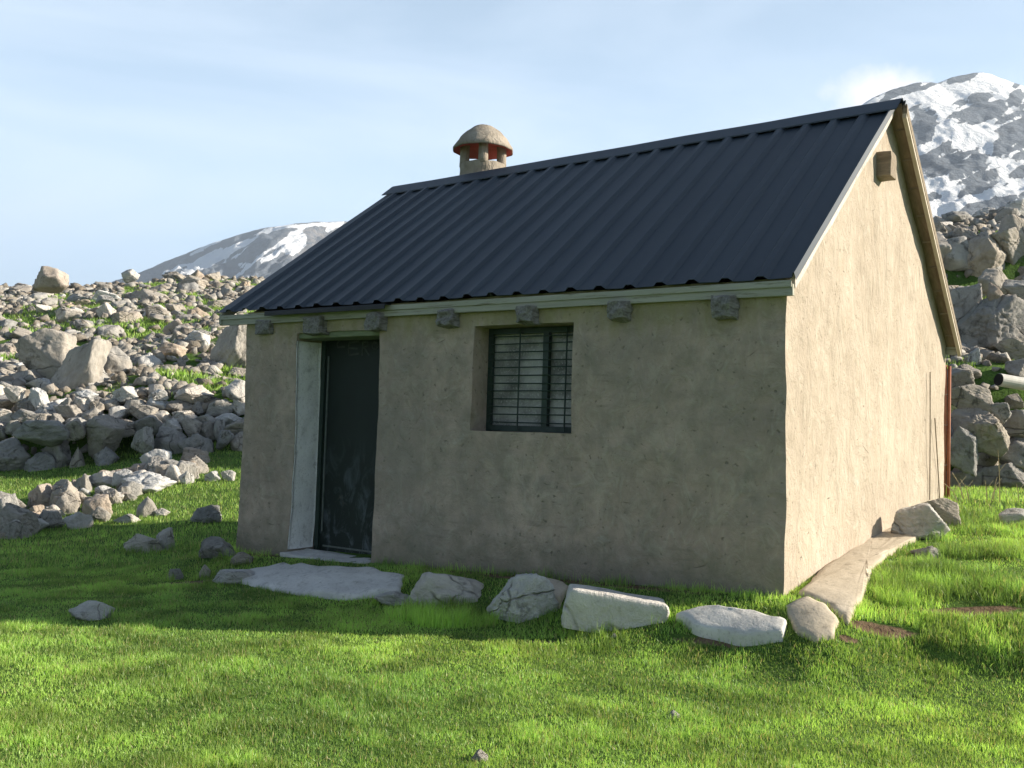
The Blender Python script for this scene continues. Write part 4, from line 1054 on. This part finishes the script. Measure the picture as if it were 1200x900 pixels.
def cov_right(u, v):
    wu = u+9*fbm(u/16, v/16, 3, 4); wv = v+7*fbm(u/14+5, v/14, 4, 4)
    rock_ = np.zeros(len(u))
    for (cx_, cy_, rx, ry, a) in [(1052, 108, 55, 7, -.28), (1078, 150, 17, 24, .3), (1148, 128, 36, 19, -.1), (1125, 196, 50, 24, .12), (1180, 172, 20, 12, -.9), (1196, 160, 26, 34, -.6), (1092, 227, 14, 9, -.2), (1130, 90, 26, 7, -.2),
                                  (1150, 222, 40, 5, -.35), (1200, 200, 24, 8, -.3), (1170, 238, 60, 7, -.25), (1066, 172, 12, 26, .1), (1192, 112, 10, 16, .2), (1105, 170, 22, 6, -.6), (1240, 150, 60, 60, 0), (1090, 190, 18, 20, 0)]:
        c, s_ = math.cos(a), math.sin(a); e = np.sqrt((((wu-cx_)*c+(wv-cy_)*s_)/rx)**2+((-(wu-cx_)*s_+(wv-cy_)*c)/ry)**2)
        rock_ = np.maximum(rock_, np.clip(1.42-e, 0, 1))
    c, s_ = math.cos(-.42), math.sin(-.42); st = fbm((u*c+v*s_)/34, (-u*s_+v*c)/4.5, 19, 4)
    rock_ = np.clip(rock_-1.6*np.clip(st-.16, 0, 1)+.9*np.clip(-st-.22, 0, 1), 0, 1)
    return 1-rock_, 0*u
def cov_left(u, v):
    # streaks running down to the lower left
    a = (u*.82-v*.57); b = (u*.57+v*.82)
    st = fbm(a/60, b/6.5, 13, 4)
    snow = np.clip(.5+1.9*(st-.36), 0, 1)*.8
    for (cx_, cy_, rx, ry, an) in [(345, 284, 12, 17, .7), (366, 264, 30, 2.2, -.06), (322, 268, 26, 2.6, -.28), (262, 298, 44, 4.5, -.5), (240, 306, 26, 4, -.6), (318, 301, 14, 3.5, -.4), (292, 327, 10, 3, .2), (286, 311, 9, 3, .1), (392, 264, 12, 5, -.6), (205, 315, 18, 2.5, -.4), (250, 285, 34, 2, -.45)]:
        c, s_ = math.cos(an), math.sin(an); wu = u+3*fbm(u/7, v/7, 3, 3); wv = v+2.5*fbm(u/7+4, v/7, 4, 3)
        e = np.sqrt((((wu-cx_)*c+(wv-cy_)*s_)/rx)**2+((-(wu-cx_)*s_+(wv-cy_)*c)/ry)**2)
        snow = np.maximum(snow, np.clip(1.5-e, 0, 1))
    return snow, ss(318, 350, u)*(1-ss(300, 315, v))
mountain('snowy_mountain', [(420, 560), (560, 470), (700, 370), (810, 275), (900, 190), (960, 150), (1005, 126), (1022, 115), (1046, 105), (1062, 100), (1078, 96), (1100, 97), (1112, 92), (1122, 89), (1140, 85.5), (1152, 85), (1162, 87), (1176, 93), (1192, 98), (1206, 103), (1300, 128), (1500, 190), (1900, 300), (2200, 410), (2500, 540)], 1500, 520, cov_right, 41, 1100, 200, 20, -40, lambda u: (u-1000)*1.1)
mountain('distant_mountain', [(-700, 560), (-300, 430), (60, 360), (120, 338), (160, 321), (200, 304), (240, 288), (280, 275), (310, 267), (345, 262), (375, 260), (405, 259), (450, 266), (520, 290), (620, 330), (760, 400), (900, 470), (1050, 560)], 3000, 1500, cov_left, 47, 760, 110, 80, -60, lambda u: 2.2*np.abs(u-338))
# ------------------------------------------------------------------ haze
HZ = bpy.data.materials.new('haze_air'); HZ.use_nodes = True; t = HZ.node_tree; t.nodes.clear()
o_ = t.nodes.new('ShaderNodeOutputMaterial'); pv_ = t.nodes.new('ShaderNodeVolumePrincipled')
pv_.inputs['Color'].default_value = (.72, .84, 1., 1); pv_.inputs['Density'].default_value = 1.5e-4; pv_.inputs['Anisotropy'].default_value = .2
t.links.new(pv_.outputs[0], o_.inputs['Volume'])
# ------------------------------------------------------------------ light
SAZ, SEL = rad(36), rad(23)
sdir = Vector((math.cos(SEL)*math.cos(SAZ), math.cos(SEL)*math.sin(SAZ), math.sin(SEL)))
sun = bpy.data.lights.new('sun', 'SUN'); sun.energy = 5.; sun.angle = rad(.55); sun.color = (1., .90, .74)
so = bpy.data.objects.new('sun', sun); link(so); so.rotation_euler = sdir.to_track_quat('Z', 'Y').to_euler(); so.location = (8, 5, 9)
w = bpy.data.worlds.new('World'); SC.world = w; w.use_nodes = True; t = w.node_tree; t.nodes.clear()
def wn(typ, **k):
    nd = t.nodes.new('ShaderNode'+typ)
    for a, b in k.items(): setattr(nd, a, b)
    return nd
out = wn('OutputWorld'); bg = wn('Background'); bg.inputs['Strength'].default_value = .05
sky = wn('TexSky'); sky.sky_type = 'NISHITA'; sky.sun_disc = False; sky.sun_elevation = SEL; sky.sun_rotation = PI/2-SAZ; sky.altitude = 1500; sky.air_density = 1.; sky.dust_density = .7; sky.ozone_density = .3
tc = wn('TexCoord'); mp = wn('Mapping'); mp.inputs['Scale'].default_value = (1.1, 1.1, 4.6); mp.inputs['Rotation'].default_value = (.10, -.08, .4)
t.links.new(tc.outputs['Generated'], mp.inputs[0])
nz = wn('TexNoise'); nz.inputs['Scale'].default_value = 1.5; nz.inputs['Detail'].default_value = 7; nz.inputs['Roughness'].default_value = .55; nz.inputs['Distortion'].default_value = .5
t.links.new(mp.outputs[0], nz.inputs['Vector'])
rp = wn('MapRange'); rp.inputs[1].default_value = .42; rp.inputs[2].default_value = .66; rp.inputs[3].default_value = 0; rp.inputs[4].default_value = .6
t.links.new(nz.outputs[0], rp.inputs[0])
sx = wn('SeparateXYZ'); t.links.new(tc.outputs['Generated'], sx.inputs[0])
def wmix(f, a, b):
    m = wn('Mix', data_type='RGBA')
    for sock, v in ((m.inputs[0], f), (m.inputs[6], a), (m.inputs[7], b)):
        if isinstance(v, bpy.types.NodeSocket): t.links.new(v, sock)
        elif isinstance(v, tuple): sock.default_value = (*v, 1)
        else: sock.default_value = v
    return m.outputs[2]
def wmath(op, a, b, c=0.):
    m = wn('Math', operation=op)
    for i, v in enumerate((a, b, c)):
        if isinstance(v, bpy.types.NodeSocket): t.links.new(v, m.inputs[i])
        else: m.inputs[i].default_value = v
    return m.outputs[0]
def wmap(v, a, b, c, d):
    m = wn('MapRange'); t.links.new(v, m.inputs[0])
    for i, q in enumerate((a, b, c, d)): m.inputs[i+1].default_value = q
    return m.outputs[0]
# thin high veil over the sky behind the hut, wisps of cirrus in it, clear towards the zenith and behind the viewer
veil = wmath('MULTIPLY', wmap(sx.outputs[2], .22, .66, .86, .10), wmap(sx.outputs[1], -.25, .25, .16, 1.))
col = wmix(veil, sky.outputs[0], (7.5, 9.9, 12.6))
wis = wmath('MULTIPLY', rp.outputs[0], wmath('MULTIPLY', wmap(sx.outputs[2], .30, .62, 1., .05), wmap(sx.outputs[1], -.25, .25, .1, 1.)))
col = wmix(wis, col, (9.0, 10.4, 12.2))
# one bright cumulus behind the peak
cdir = Vector(ray(1030, 110)).normalized()
sb = wn('VectorMath', operation='SUBTRACT'); t.links.new(tc.outputs['Generated'], sb.inputs[0]); sb.inputs[1].default_value = cdir
ml = wn('VectorMath', operation='MULTIPLY'); t.links.new(sb.outputs[0], ml.inputs[0]); ml.inputs[1].default_value = (1, 1, 2.3)
le = wn('VectorMath', operation='LENGTH'); t.links.new(ml.outputs[0], le.inputs[0])
n2 = wn('TexNoise'); n2.inputs['Scale'].default_value = 30; n2.inputs['Detail'].default_value = 7; n2.inputs['Roughness'].default_value = .6; t.links.new(tc.outputs['Generated'], n2.inputs['Vector'])
cum = wmap(wmath('MULTIPLY_ADD', n2.outputs[0], .075, le.outputs['Value']), .092, .055, 0., 1.)
col = wmix(cum, col, (11., 11., 11.4))
t.links.new(col, bg.inputs[0]); t.links.new(bg.outputs[0], out.inputs[0])
# ------------------------------------------------------------------ view
vs2 = SC.view_settings; vs2.view_transform = 'Standard'; vs2.look = 'None'; vs2.exposure = 1.1; vs2.gamma = 1; vs2.use_curve_mapping = False
SC.render.engine = 'CYCLES'; SC.cycles.max_bounces = 8; SC.cycles.use_denoising = True
USE_HAZE = True
if USE_HAZE:
    mb = MB(); mb.box(-5500, 5500, -2500, 5500, -140, 620)
    hz_ = mb.build('haze', None); hz_.data.materials.append(HZ); hz_['kind'] = 'stuff'; hz_['label'] = 'thin pale haze in the mountain air'; hz_['category'] = 'haze'
